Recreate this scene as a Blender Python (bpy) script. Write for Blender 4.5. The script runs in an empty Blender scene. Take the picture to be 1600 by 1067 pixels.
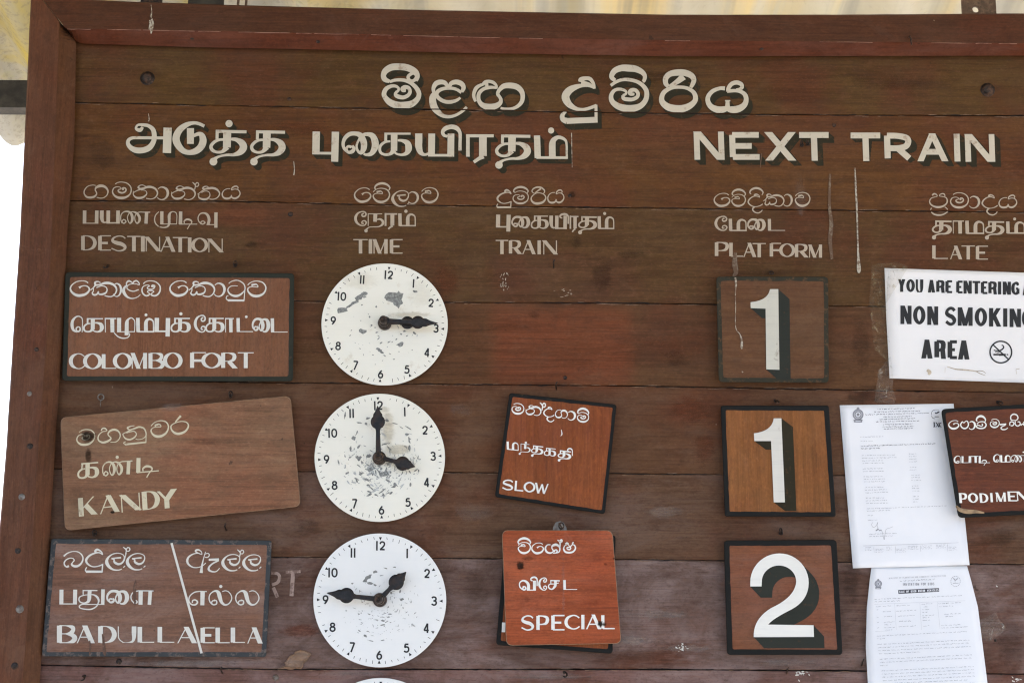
import bpy, bmesh, math, random
from mathutils import Vector, Matrix, noise
random.seed(7)
S = bpy.context.scene
COL = S.collection
R = math.radians

# ------------------------------------------------------------------ camera
FPX, PITCH, ROLL = 2400.0, 12.0, 0.45
CAM = Vector((0.0, -3.0, 1.75))
cd = bpy.data.cameras.new('camera'); cam = bpy.data.objects.new('camera', cd); COL.objects.link(cam)
cd.sensor_width = 36.0; cd.lens = FPX * 36.0 / 1600.0; cd.clip_start = 0.05; cd.clip_end = 2000
RM = Matrix.Rotation(R(90 + PITCH), 3, 'X') @ Matrix.Rotation(R(ROLL), 3, 'Z')
cam.location = CAM; cam.rotation_euler = RM.to_euler()
S.camera = cam
# ------------------------------------------------------------------ sky, sun, exposure
SUN_ELEV, SUN_AZ = 52.0, 25.0          # azimuth measured from +Y (behind the board) towards +X
w = bpy.data.worlds.new('World'); S.world = w; w.use_nodes = True
nt = w.node_tree; nt.nodes.clear()
sky = nt.nodes.new('ShaderNodeTexSky'); sky.sky_type = 'NISHITA'; sky.sun_disc = False
sky.sun_elevation = R(SUN_ELEV); sky.sun_rotation = R(SUN_AZ)
sky.air_density = 0.8; sky.dust_density = 5.0; sky.ozone_density = 0.6
bg = nt.nodes.new('ShaderNodeBackground'); bg.inputs[1].default_value = 0.15
wo = nt.nodes.new('ShaderNodeOutputWorld')
nt.links.new(sky.outputs[0], bg.inputs[0]); nt.links.new(bg.outputs[0], wo.inputs[0])
sd = bpy.data.lights.new('sun', 'SUN'); sd.energy = 3.0; sd.angle = R(0.5); sd.color = (1, .975, .93)
sun = bpy.data.objects.new('sun', sd); COL.objects.link(sun)
sdir = Vector((math.sin(R(SUN_AZ)) * math.cos(R(SUN_ELEV)), math.cos(R(SUN_AZ)) * math.cos(R(SUN_ELEV)), math.sin(R(SUN_ELEV))))
sun.rotation_euler = sdir.to_track_quat('Z', 'Y').to_euler(); sun.location = (0, 6, 8)
S.view_settings.view_transform = 'Standard'; S.view_settings.look = 'None'
S.view_settings.gamma = 1; S.view_settings.use_curve_mapping = False
S.view_settings.exposure = 2.28
S.cycles.use_denoising = True; S.cycles.denoising_input_passes = 'RGB_ALBEDO_NORMAL'; S.cycles.denoising_prefilter = 'ACCURATE'; S.cycles.filter_width = 1.2; w.cycles.sampling_method = 'NONE'; S.cycles.max_bounces = 5

# ------------------------------------------------------------------ measuring helper: where a sight line meets the plane a distance d in front of the board
def P(px, py, d=0.0):
    v = RM @ Vector(((px - 800) / FPX, (533.5 - py) / FPX, -1.0))
    t = (-d - CAM.y) / v.y
    return CAM + v * t
MM = (P(801, 533, 0) - P(800, 533, 0)).length     # metres per photo pixel on the board

# ------------------------------------------------------------------ object helpers
def tag(o, label=None, cat=None, group=None, kind=None):
    if label: o['label'] = label
    if cat: o['category'] = cat
    if group: o['group'] = group
    if kind: o['kind'] = kind
    return o
def empty(name, loc, label, cat, group=None):
    o = bpy.data.objects.new(name, None); COL.objects.link(o); o.location = loc
    o.empty_display_size = .05
    return tag(o, label, cat, group)
def root_of(o):
    while o.parent: o = o.parent
    return o
def mk(name, verts, faces, mat, parent=None, smooth=False, origin=None):
    me = bpy.data.meshes.new(name)
    org = Vector((0, 0, 0))
    if parent is not None: org = root_of(parent).location.copy()
    elif origin is not None: org = Vector(origin)
    me.from_pydata([tuple(Vector(v) - org) for v in verts], [], faces)
    me.update()
    o = bpy.data.objects.new(name, me); COL.objects.link(o)
    if parent is not None: o.parent = parent
    else: o.location = org
    mats = mat if isinstance(mat, (list, tuple)) else [mat]
    for m in mats: me.materials.append(m)
    if smooth:
        for p in me.polygons: p.use_smooth = True
    return o
class MB:
    def __init__(s): s.v = []; s.f = []
    def add(s, vs, fs):
        b = len(s.v); s.v += list(vs); s.f += [tuple(i + b for i in f) for f in fs]
    def box(s, c, sx, sy, sz):
        c = Vector(c); vs = [c + Vector((x * sx / 2, y * sy / 2, z * sz / 2)) for x in (-1, 1) for y in (-1, 1) for z in (-1, 1)]
        s.add(vs, [(0, 1, 3, 2), (4, 6, 7, 5), (0, 4, 5, 1), (2, 3, 7, 6), (0, 2, 6, 4), (1, 5, 7, 3)])
    def tube(s, pts, rad, n=8, closed=False, cap=True):
        pts = [Vector(p) for p in pts]; m = len(pts); rings = []
        for i, p in enumerate(pts):
            a = pts[(i - 1) % m] if (closed or i > 0) else p; b = pts[(i + 1) % m] if (closed or i < m - 1) else p
            t = (b - a).normalized(); u = t.cross(Vector((0, 1, 0.13)))
            if u.length < 1e-4: u = t.cross(Vector((1, 0, 0)))
            u.normalize(); v = t.cross(u).normalized(); r = rad[i] if isinstance(rad, (list, tuple)) else rad
            rings.append([p + (u * math.cos(2 * math.pi * k / n) + v * math.sin(2 * math.pi * k / n)) * r for k in range(n)])
        vs = [q for r_ in rings for q in r_]; fs = []
        for i in range(m if closed else m - 1):
            j = (i + 1) % m
            for k in range(n): fs.append((i * n + k, i * n + (k + 1) % n, j * n + (k + 1) % n, j * n + k))
        if cap and not closed: fs += [tuple(range(n))[::-1], tuple((m - 1) * n + k for k in range(n))]
        s.add(vs, fs)
    def lathe(s, base, prof, n=24):        # axis towards the viewer (-Y); prof = [(radius, distance)]
        base = Vector(base); vs = []; fs = []
        for r_, h in prof:
            vs += [base + Vector((math.cos(2 * math.pi * k / n) * r_, -h, math.sin(2 * math.pi * k / n) * r_)) for k in range(n)]
        for i in range(len(prof) - 1):
            for k in range(n): fs.append((i * n + k, i * n + (k + 1) % n, (i + 1) * n + (k + 1) % n, (i + 1) * n + k))
        fs.append(tuple((len(prof) - 1) * n + k for k in range(n)))
        s.add(vs, fs)
    def build(s, name, mat, parent=None, smooth=False, origin=None): return mk(name, s.v, s.f, mat, parent, smooth, origin)

# ------------------------------------------------------------------ materials
def newmat(name):
    m = bpy.data.materials.new(name); m.use_nodes = True
    t = m.node_tree; b = t.nodes['Principled BSDF']
    return m, t, b
def N(t, typ, **kw):
    n = t.nodes.new(typ)
    for k, v in kw.items(): setattr(n, k, v)
    return n
def val(t, sock, v):
    if hasattr(v, 'is_output') or isinstance(v, bpy.types.NodeSocket): t.links.new(v, sock)
    else: sock.default_value = v
def math_(t, op, a, b=0.0, clamp=False):
    n = N(t, 'ShaderNodeMath', operation=op, use_clamp=clamp); val(t, n.inputs[0], a); val(t, n.inputs[1], b); return n.outputs[0]
def ramp(t, v, a, b, lo=0.0, hi=1.0):
    n = N(t, 'ShaderNodeMapRange', interpolation_type='SMOOTHSTEP'); val(t, n.inputs[0], v)
    n.inputs[1].default_value = a; n.inputs[2].default_value = b; n.inputs[3].default_value = lo; n.inputs[4].default_value = hi
    return n.outputs[0]
def mix(t, f, a, b, mode='MIX'):
    n = N(t, 'ShaderNodeMix', data_type='RGBA', blend_type=mode); val(t, n.inputs[0], f)
    for s_, v in ((n.inputs[6], a), (n.inputs[7], b)):
        if isinstance(v, (tuple, list)): s_.default_value = (*v[:3], 1)
        else: t.links.new(v, s_)
    return n.outputs[2]
def coords(t, scale=(1, 1, 1), off=None, kind='Object'):
    tc = N(t, 'ShaderNodeTexCoord'); mp = N(t, 'ShaderNodeMapping'); mp.inputs['Scale'].default_value = scale
    t.links.new(tc.outputs[kind], mp.inputs[0])
    if off is not None: t.links.new(off, mp.inputs[1])
    return mp.outputs[0]
def noise_(t, vec, scale, detail=5, rough=.6, dist=0.0):
    n = N(t, 'ShaderNodeTexNoise'); n.inputs['Scale'].default_value = scale; n.inputs['Detail'].default_value = detail
    n.inputs['Roughness'].default_value = rough; n.inputs['Distortion'].default_value = dist; t.links.new(vec, n.inputs['Vector'])
    return n.outputs[0]
def bump(t, b, h, dist, strength=1.0):
    n = N(t, 'ShaderNodeBump'); n.inputs['Strength'].default_value = strength; n.inputs['Distance'].default_value = dist
    t.links.new(h, n.inputs['Height']); t.links.new(n.outputs[0], b.inputs['Normal'])
def randoff(t):
    oi = N(t, 'ShaderNodeObjectInfo'); m = N(t, 'ShaderNodeVectorMath', operation='SCALE'); m.inputs[0].default_value = (13.7, 5.1, 9.3)
    t.links.new(oi.outputs['Random'], m.inputs['Scale']); return oi, m.outputs[0]
def softbox(t, px0, px1, py0, py1, soft=.02):
    a = P(px0, py1); b = P(px1, py0); g = N(t, 'ShaderNodeNewGeometry'); s = N(t, 'ShaderNodeSeparateXYZ'); t.links.new(g.outputs['Position'], s.inputs[0])
    x, z = s.outputs[0], s.outputs[2]
    f = math_(t, 'MULTIPLY', ramp(t, x, a.x - soft, a.x + soft), ramp(t, x, b.x - soft, b.x + soft, 1, 0))
    f2 = math_(t, 'MULTIPLY', ramp(t, z, a.z - soft, a.z + soft), ramp(t, z, b.z - soft, b.z + soft, 1, 0))
    return math_(t, 'MULTIPLY', f, f2)

def wood(name, base, red, dust, grain=.35, vertical=False, rough=.5, use_obj=False, patches=(), dustamt=.25, fine=1.0, spec=.2):
    m, t, b = newmat(name); oi, off = randoff(t)
    g1 = (2.6, 8, 34) if not vertical else (34, 8, 2.6)
    g2 = (3.0, 30, 190) if not vertical else (190, 30, 3.0)
    n1 = noise_(t, coords(t, g1, off), 1.6, 8, .72, 1.1)
    n2 = noise_(t, coords(t, g2, off), 1.6, 6, .7, .6)
    n3 = noise_(t, coords(t, (1, 1, 1), off), 5.5, 6, .6)
    n4 = noise_(t, coords(t, (1, 1, 1), off), 60, 5, .7)
    if use_obj:
        basec = oi.outputs['Color']; dustf = oi.outputs['Alpha']
    else:
        r = N(t, 'ShaderNodeRGB'); r.outputs[0].default_value = (*base, 1); basec = r.outputs[0]; dustf = dustamt
    c = mix(t, ramp(t, n3, .42, .68, 0, .75), basec, red)
    for (box, colr, amt, soft) in patches:
        f = softbox(t, *box, soft)
        f = math_(t, 'MULTIPLY', f, ramp(t, n3, .25, .5, amt * .55, amt)); c = mix(t, f, c, colr)
    c = mix(t, ramp(t, n1, .44, .62, 0, grain), c, (base[0] * .35, base[1] * .35, base[2] * .38))
    c = mix(t, ramp(t, n2, .48, .64, 0, grain * 1.1), c, (base[0] * .4, base[1] * .38, base[2] * .4))
    lf = ramp(t, n2, .28, .45, grain * .55, 0); c = mix(t, lf, c, (min(1, base[0] * 1.9), base[1] * 2.0, base[2] * 2.1))
    # dusty grey bloom in wandering patches
    df = math_(t, 'MULTIPLY', ramp(t, noise_(t, coords(t, (1.5, 2, 4) if not vertical else (4, 2, 1.5), off), 2.4, 6, .65, .6), .40, .68), dustf, True)
    df = math_(t, 'MULTIPLY', df, ramp(t, n2, .3, .6, .55, 1.0))
    dcol = mix(t, ramp(t, dustf, .15, .6), (.15, .095, .055), dust) if use_obj else dust
    c = mix(t, df, c, dcol)
    # grubby handled blotches and fine pores
    n5 = noise_(t, coords(t, (10, 10, 24) if not vertical else (24, 10, 10), off), 2.0, 7, .72, .8)
    c = mix(t, ramp(t, n5, .50, .70, 0, .42), c, (base[0] * .45, base[1] * .45, base[2] * .5))
    c = mix(t, ramp(t, n5, .46, .30, 0, .22), c, (min(1, base[0] * 1.7), base[1] * 1.75, base[2] * 1.8))
    n6 = noise_(t, coords(t, (14, 60, 420) if not vertical else (420, 60, 14), off), 1.0, 3, .6)
    c = mix(t, ramp(t, n6, .56, .72, 0, .33), c, (base[0] * .35, base[1] * .33, base[2] * .35))
    n7 = noise_(t, coords(t, (150, 150, 260) if not vertical else (260, 150, 150), off), 1.0, 3, .7)
    c = mix(t, ramp(t, n7, .52, .72, 0, .35), c, (base[0] * .4, base[1] * .4, base[2] * .45)); c = mix(t, ramp(t, n7, .46, .30, 0, .16), c, (min(1, base[0] * 2.2), base[1] * 2.4, base[2] * 2.8))
    n8 = noise_(t, coords(t, (3.5, 3.5, 5), off), 1.6, 9, .75, 1.6)      # wandering dull film of dust and worn varnish
    c = mix(t, ramp(t, n8, .50, .60, 0, .26), c, (base[0] * .62, base[1] * .72, base[2] * .8)); c = mix(t, ramp(t, n8, .45, .36, 0, .10), c, dcol)
    # small pale nicks and dark specks
    c = mix(t, ramp(t, n4, .73, .78, 0, .55), c, (.36, .29, .24))
    c = mix(t, ramp(t, noise_(t, coords(t, (1, 1, 1), off), 38, 3, .6), .72, .78, 0, .6), c, (.02, .014, .01))
    t.links.new(c, b.inputs['Base Color'])
    b.inputs['Specular IOR Level'].default_value = spec
    t.links.new(ramp(t, n1, .3, .7, rough - .12, rough + .14), b.inputs['Roughness'])
    h = math_(t, 'ADD', math_(t, 'ADD', math_(t, 'MULTIPLY', n2, .5 * fine), math_(t, 'MULTIPLY', n6, -.5 * fine)), math_(t, 'MULTIPLY', n4, .3)); bump(t, b, h, .0016, .6)
    return m
def paint(name, base, wear=(.2, .12, .07), amt=.5, rough=.5, scale=70, thr=.62, tint=None, spec=.35, streak=.22):
    m, t, b = newmat(name); oi, off = randoff(t)
    n = noise_(t, coords(t, (1, 1, 1.0), off), scale, 6, .68); n2 = noise_(t, coords(t, (1, 1, 1), off), 9, 4, .6)
    c = mix(t, ramp(t, n2, .35, .7, 0, .35), base, tint or tuple(x * .8 for x in base))
    c = mix(t, ramp(t, noise_(t, coords(t, (8, 8, 120), off), 1.5, 4, .6),   .5, .75, 0, streak), c, tuple(x * .6 for x in base))
    c = mix(t, ramp(t, n, thr, thr + .1, 0, amt), c, wear)
    t.links.new(c, b.inputs['Base Color']); b.inputs['Roughness'].default_value = rough; b.inputs['Specular IOR Level'].default_value = spec
    bump(t, b, n, .0006, .35)
    return m
def plain(name, base, rough=.5, metal=0.0, var=.25, scale=90, spec=.4, rust=None):
    m, t, b = newmat(name); oi, off = randoff(t)
    n = noise_(t, coords(t, (1, 1, 1), off), scale, 5, .65)
    c = mix(t, ramp(t, n, .35, .7, 0, 1), tuple(x * (1 - var) for x in base), tuple(min(1, x * (1 + var)) for x in base))
    if rust: c = mix(t, ramp(t, noise_(t, coords(t, (1, 1, 1), off), scale * .5, 6, .7), .45, .62, 0, .9), c, rust)
    t.links.new(c, b.inputs['Base Color']); b.inputs['Roughness'].default_value = rough; b.inputs['Metallic'].default_value = metal
    b.inputs['Specular IOR Level'].default_value = spec; bump(t, b, n, .0006, .4)
    return m

BROWN = (.115, .050, .026)
M = {}
M['plank'] = wood('painted_plank_wood', BROWN, (.105, .032, .014), (.29, .215, .20), .35, use_obj=True, rough=.6, spec=.10,
    patches=[((770, 985, 482, 600), (.175, .050, .020), .85, .022), ((775, 990, 395, 470), (.10, .040, .024), .35, .02),
             ((700, 900, 186, 270), (.15, .055, .025), .5, .05), ((1000, 1330, 186, 240), (.15, .055, .025), .45, .06),
             ((230, 420, 325, 352), (.16, .052, .022), .6, .012), ((380, 520, 640, 735), (.15, .055, .035), .4, .05)])
M['stile'] = wood('varnished_frame_wood', (.112, .042, .018), (.122, .035, .013), (.24, .14, .09), .34, vertical=True, rough=.45, dustamt=.14, spec=.16)
M['rail'] = wood('varnished_rail_wood', (.080, .029, .012), (.085, .024, .009), (.16, .10, .07), .34, rough=.45, dustamt=.15, spec=.14)
M['chamfer'] = wood('red_chamfer_wood', (.105, .028, .011), (.085, .020, .008), (.24, .13, .10), .34, rough=.4, dustamt=.2, spec=.14)
M['back'] = plain('dark_back', (.012, .009, .008), .9)
M['title'] = paint('cream_sign_paint', (.55, .495, .39), (.25, .16, .10), .6, tint=(.45, .39, .30), thr=.57, scale=55)
M['heading'] = paint('faded_cream_paint', (.44, .36, .27), (.2, .12, .07), .4, thr=.62, tint=(.38, .30, .22))
M['shade'] = paint('black_shade_paint', (.033, .029, .018), (.085, .045, .022), .6, thr=.55, spec=.06, rough=.7)
M['white'] = paint('white_sign_paint', (.66, .64, .58), (.3, .2, .14), .4, thr=.64, tint=(.60, .58, .53))
M['bright'] = paint('bright_white_paint', (.80, .79, .74), (.4, .3, .22), .3, thr=.68)
M['kwhite'] = paint('dulled_white_paint', (.56, .545, .47), (.2, .16, .11), .5, thr=.6, scale=50, tint=(.48, .46, .39))
M['kcream'] = paint('worn_cream_paint', (.60, .54, .38), (.25, .16, .10), .6, thr=.6)
M['faded'] = paint('faded_pink_paint', (.34, .24, .20), (.14, .08, .06), .8, thr=.5)
M['pl_col'] = wood('brown_plaque_wood', (.185, .072, .03), (.175, .06, .024), (.22, .14, .09), .22, rough=.5, vertical=True)
M['pl_kan'] = wood('pale_plaque_wood', (.222, .108, .056), (.255, .098, .048), (.25, .17, .10), .36, rough=.55, dustamt=.5)
M['pl_bad'] = wood('grey_brown_plaque_wood', (.20, .095, .055), (.19, .085, .05), (.33, .25, .22), .35, rough=.45, dustamt=.35)
M['pl_slow'] = wood('orange_plaque_wood', (.25, .064, .012), (.19, .042, .010), (.2, .1, .05), .3, rough=.42, dustamt=.1, vertical=True)
M['pl_spec'] = wood('red_plaque_wood', (.335, .072, .02), (.36, .062, .017), (.42, .22, .15), .42, rough=.45, dustamt=.15)
M['pl_one'] = wood('dull_number_wood', (.125, .054, .021), (.13, .047, .018), (.2, .13, .08), .25, rough=.5)
M['pl_one2'] = wood('orange_number_wood', (.24, .088, .020), (.225, .07, .017), (.3, .16, .08), .3, rough=.45, vertical=True, dustamt=.1)
M['pl_two'] = wood('red_number_wood', (.19, .067, .027), (.19, .052, .021), (.33, .2, .16), .3, rough=.42, dustamt=.2)
M['pl_podi'] = wood('deep_brown_plaque_wood', (.125, .034, .012), (.15, .036, .012), (.2, .1, .05), .35, rough=.4, dustamt=.06)
M['edge'] = plain('raw_plywood_edge', (.25, .15, .09), .7)
M['bd_green'] = paint('dark_green_border_paint', (.026, .028, .021), (.10, .06, .035), .5, thr=.60, tint=(.042, .040, .032), rough=.6, spec=.1)
M['bd_faded'] = paint('faded_green_brown_border', (.034, .032, .022), (.11, .06, .03), .75, thr=.52, tint=(.055, .046, .032), rough=.6, spec=.1)
M['bd_black'] = paint('black_border_paint', (.013, .013, .012), (.09, .055, .03), .5, thr=.63, rough=.55, spec=.1)
M['bd_blue'] = paint('sky_glare_border_paint', (.034, .038, .040), (.16, .12, .10), .8, thr=.52, tint=(.075, .08, .086), rough=.5, spec=.2)  # blue-grey tone puts sky glare into the dark border's colour
M['dial'] = paint('white_enamel', (.80, .785, .70), (.55, .48, .36), .4, rough=.45, scale=26, thr=.62, tint=(.77, .735, .62), spec=.25, streak=.05)
M['dial2'] = paint('white_enamel_cool_lit', (.80, .805, .79), (.6, .57, .5), .3, rough=.42, scale=26, thr=.64, tint=(.77, .775, .75), spec=.25, streak=.04)  # cool copy of the dial white: cooler light low down put into the colour
M['ink'] = paint('black_numeral_paint', (.018, .018, .018), (.1, .1, .1), .3, thr=.68)
M['chip'] = plain('bare_grey_metal', (.235, .24, .225), .55, var=.4, scale=260)
M['chip2'] = plain('thin_worn_enamel', (.46, .47, .45), .5, var=.25, scale=200)
M['hand'] = plain('blackened_iron', (.014, .014, .016), .5, .3, .4, 120, rust=(.035, .02, .014))
M['hub'] = plain('rusty_brown_hub', (.035, .025, .02), .45, .4, .4, 150, rust=(.08, .045, .03))
M['paper'] = plain('white_paper', (.80, .815, .85), .75, 0, .02, 8, .2)
M['paperw'] = paint('soiled_white_paper', (.80, .79, .79), (.55, .48, .38), .35, rough=.6, scale=22, thr=.66, tint=(.75, .73, .72), streak=.03)
M['print'] = plain('black_print', (.015, .015, .016), .6, 0, .2)
M['print_g'] = plain('grey_print', (.43, .44, .48), .7, 0, .15)
M['print_m'] = plain('mid_grey_print', (.28, .285, .32), .7, 0, .15)
M['print_d'] = plain('dark_grey_print', (.06, .06, .075), .7, 0, .15)
M['iron'] = plain('dark_iron', (.03, .022, .018), .5, .5, .4, 200, rust=(.09, .045, .025))
M['zinc'] = plain('galvanised_steel', (.22, .205, .185), .5, .5, .4, 300, rust=(.10, .06, .04))
M['strap'] = plain('rusty_steel_strap', (.16, .10, .06), .7, .2, .5, 160, rust=(.09, .05, .03))
M['beam'] = plain('grimy_purlin', (.045, .038, .028), .8, 0, .4, 30)
M['drop'] = paint('dried_white_drip', (.44, .39, .31), (.13, .075, .04), .85, thr=.47, scale=110)
M['dropf'] = paint('thin_whitish_stain', (.20, .15, .10), (.115, .06, .03), .95, thr=.42, scale=60)
M['raw'] = wood('raw_split_wood', (.20, .10, .045), (.26, .13, .06), (.36, .28, .23), .6, rough=.55, dustamt=.5, spec=.4)
M['dark'] = plain('dark_stain', (.03, .02, .014), .7)
M['glue'] = plain('brown_glue_residue', (.30, .20, .11), .6, 0, .35, 60)
def tape_mat(name, colr, alpha):
    m, t, b = newmat(name)
    n = noise_(t, coords(t), 70, 6, .75, .8); n2 = noise_(t, coords(t), 22, 4, .6, 1.5)
    b.inputs['Base Color'].default_value = (*colr, 1); b.inputs['Roughness'].default_value = .12; b.inputs['Specular IOR Level'].default_value = .7
    t.links.new(math_(t, 'ADD', alpha * .5, ramp(t, n, .52, .72, 0, alpha * 4.0), True), b.inputs['Alpha'])
    bump(t, b, n2, .012, 1.0)
    return m
M['tape'] = tape_mat('clear_yellowed_tape', (.42, .34, .19), .13)
M['tape2'] = tape_mat('crumpled_clear_tape', (.55, .50, .42), .16)

M['pale_glue'] = plain('pale_glue_residue', (.50, .42, .32), .6, 0, .35, 60)
M['jchip'] = plain('chipped_joint_edge', (.20, .125, .08), .8, 0, .5, 120)
def smudge_mat(name, colr, amt):
    m, t, b = newmat(name); oi, off = randoff(t)
    tc = N(t, 'ShaderNodeTexCoord'); sp = N(t, 'ShaderNodeSeparateXYZ'); t.links.new(tc.outputs['UV'], sp.inputs[0])
    dx = math_(t, 'SUBTRACT', sp.outputs[0], .5); dz = math_(t, 'SUBTRACT', sp.outputs[1], .5)
    rr = math_(t, 'SQRT', math_(t, 'ADD', math_(t, 'MULTIPLY', dx, dx), math_(t, 'MULTIPLY', dz, dz)))
    n = noise_(t, coords(t, (40, 40, 60), off), 1.0, 6, .7, .6); n2 = noise_(t, coords(t, (60, 60, 300), off), 1.0, 4, .6)
    f = math_(t, 'ADD', ramp(t, rr, .5, .05), math_(t, 'MULTIPLY', math_(t, 'SUBTRACT', n, .5), 2.2))
    f = math_(t, 'MULTIPLY', ramp(t, f, .25, .95), ramp(t, rr, .5, .40)); f = math_(t, 'MULTIPLY', f, ramp(t, n2, .3, .6, .6, 1))
    t.links.new(math_(t, 'MULTIPLY', f, amt, True), b.inputs['Alpha']); b.inputs['Base Color'].default_value = (*colr, 1); b.inputs['Roughness'].default_value = .65; b.inputs['Specular IOR Level'].default_value = .1
    return m
SM = {}
SMC = {'dark': (.022, .014, .009), 'rust': (.15, .042, .018), 'pale': (.34, .29, .26), 'yellow': (.45, .33, .13)}
def smudge(px, py, rx, ry, d, parent, colr, amt):
    key = (colr, amt)
    if key not in SM: SM[key] = smudge_mat(colr + '_smudge', SMC[colr], amt)
    d += random.uniform(0, .00012)
    o = mk('stain', [P(px - rx * 1.3, py - ry * 1.3, d), P(px + rx * 1.3, py - ry * 1.3, d), P(px + rx * 1.3, py + ry * 1.3, d), P(px - rx * 1.3, py + ry * 1.3, d)], [(0, 1, 2, 3)], SM[key], parent)
    uv = o.data.uv_layers.new(name='UVMap')
    for k, c in enumerate([(0, 0), (1, 0), (1, 1), (0, 1)]): uv.data[k].uv = c
    return o

# ------------------------------------------------------------------ lettering engine: hand painted strokes of changing width
def parse(s):
    out = []
    for st in s.split(';'):
        st = st.strip()
        if not st: continue
        kind = 'c'
        if st[0] in '|o': kind = st[0]; st = st[1:]
        pts = [tuple(float(q) for q in p.split(',')) for p in st.split()]
        out.append((kind, pts))
    return out
def catmull(pts, n=6):
    if len(pts) < 3: return pts
    out = []; m = len(pts); closed = abs(pts[0][0] - pts[-1][0]) < 1e-6 and abs(pts[0][1] - pts[-1][1]) < 1e-6
    for i in range(m - 1):
        p1, p2 = pts[i], pts[i + 1]
        p0 = pts[i - 1] if i > 0 else (pts[-2] if closed else tuple(2 * a - b for a, b in zip(p1, p2)))
        p3 = pts[i + 2] if i + 2 < m else (pts[1] if closed else tuple(2 * a - b for a, b in zip(p2, p1)))
        for k in range(n):
            u = k / n
            out.append(tuple(.5 * (2 * b + (c - a) * u + (2 * a - 5 * b + 4 * c - d) * u * u + (3 * b - a - 3 * c + d) * u ** 3) for a, b, c, d in zip(p0, p1, p2, p3)))
    out.append(pts[-1]); return out
class Ink:
    """collects strokes given in photo pixels and lays them as a thin coat of paint on the surface d in front of the board"""
    def __init__(s, d): s.d = d; s.k = 0; s.parts = []; s.log = []; s.cur = None; s.clamp = None
    def at(s, x, y, base): return P(x, y, base)
    def add(s, vs, fs): s.parts.append((vs, fs, s.cur))
    def stroke(s, kind, pts, off=(0, 0), dd=0.0):
        s.k += 1
        base = s.d + dd + (s.k % 400) * 2.5e-6
        if kind == 'o':
            x, y, w_ = pts[0]; n = 16
            s.add([s.at(x + off[0] + math.cos(2 * math.pi * i / n) * w_ / 2, y + off[1] + math.sin(2 * math.pi * i / n) * w_ / 2, base) for i in range(n)], [tuple(range(n))]); return
        if kind == 'f':
            s.add([s.at(x + off[0], y + off[1], base) for x, y in pts], [tuple(range(len(pts)))]); return
        q = catmull(pts) if kind == 'c' else pts
        q2 = [q[0]]
        for p in q[1:]:
            if math.hypot(p[0] - q2[-1][0], p[1] - q2[-1][1]) > .05: q2.append(p)
        q = q2; m = len(q)
        if m < 2: return
        closed = kind == 'c' and len(pts) > 3 and math.hypot(q[0][0] - q[-1][0], q[0][1] - q[-1][1]) < .1
        diag = None
        if s.clamp and m == 2:
            (xa_, ya_, wa_), (xb_, yb_, wb_) = q; l = math.hypot(xb_ - xa_, yb_ - ya_); ux, uy = (xb_ - xa_) / l, (yb_ - ya_) / l
            if abs(ux) > .04 and abs(uy) > .3:
                diag = (ux, uy); e = 1.2 * wa_; lim = lambda X, Y: abs(s.clamp(X, -1e6)[1] - Y) < .35 * wa_ or abs(s.clamp(X, 1e6)[1] - Y) < .35 * wa_
                A = (xa_ - ux * e, ya_ - uy * e, wa_) if lim(xa_, ya_) else q[0]; B = (xb_ + ux * e, yb_ + uy * e, wb_) if lim(xb_, yb_) else q[1]; q = [A, B]
        L = []; Rr = []
        def cl(X, Y):
            if not s.clamp: return X, Y
            X2, Y2 = s.clamp(X, Y)
            return (X + diag[0] / diag[1] * (Y2 - Y), Y2) if diag else (X2, Y2)
        for i, (x, y, w_) in enumerate(q):
            a = q[i - 1] if i > 0 else (q[-2] if closed else q[0]); b = q[i + 1] if i < m - 1 else (q[1] if closed else q[-1])
            dx, dy = b[0] - a[0], b[1] - a[1]; l = math.hypot(dx, dy) or 1; nx, ny = -dy / l, dx / l
            sc = 1.0
            if kind == '|' and 0 < i < m - 1:
                d1 = (x - a[0], y - a[1]); l1 = math.hypot(*d1) or 1; n1 = (-d1[1] / l1, d1[0] / l1)
                sc = min(1.6, 1 / max(.3, nx * n1[0] + ny * n1[1]))
            hw = max(w_, .25) / 2 * sc; dep = base + 2e-6 * i / m
            (ax, ay), (bx, by) = cl(x + nx * hw, y + ny * hw), cl(x - nx * hw, y - ny * hw)
            L.append(s.at(ax + off[0], ay + off[1], dep)); Rr.append(s.at(bx + off[0], by + off[1], dep))
        s.add(L + Rr, [(i, i + 1, m + i + 1, m + i) for i in range(m - 1)])
    def put(s, strokes, f, wscale):
        for kind, pts in strokes:
            pp = [(*f(p[0], p[1]), p[2] * wscale) for p in pts]
            s.log.append((kind, pp, s.clamp)); s.cur = len(s.log) - 1; s.stroke(kind, pp)
        s.cur = None
    def clusters(s):
        """words and lines that stand apart become objects of their own"""
        bx = [(min(v.x for v in vs), max(v.x for v in vs), min(v.z for v in vs), max(v.z for v in vs)) for vs, f, c in s.parts]
        par = list(range(len(bx)))
        def find(i):
            while par[i] != i: par[i] = par[par[i]]; i = par[i]
            return i
        for i in range(len(bx)):
            for j in range(i):
                a, b = bx[i], bx[j]
                g = math.hypot(max(0, a[0] - b[1], b[0] - a[1]), max(0, a[2] - b[3], b[2] - a[3]))
                if g <= max(.0195, .49 * max(a[1] - a[0], a[3] - a[2], b[1] - b[0], b[3] - b[2])): par[find(i)] = find(j)
        out = {}
        for i in range(len(bx)): out.setdefault(find(i), []).append(i)
        return list(out.values())
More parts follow.
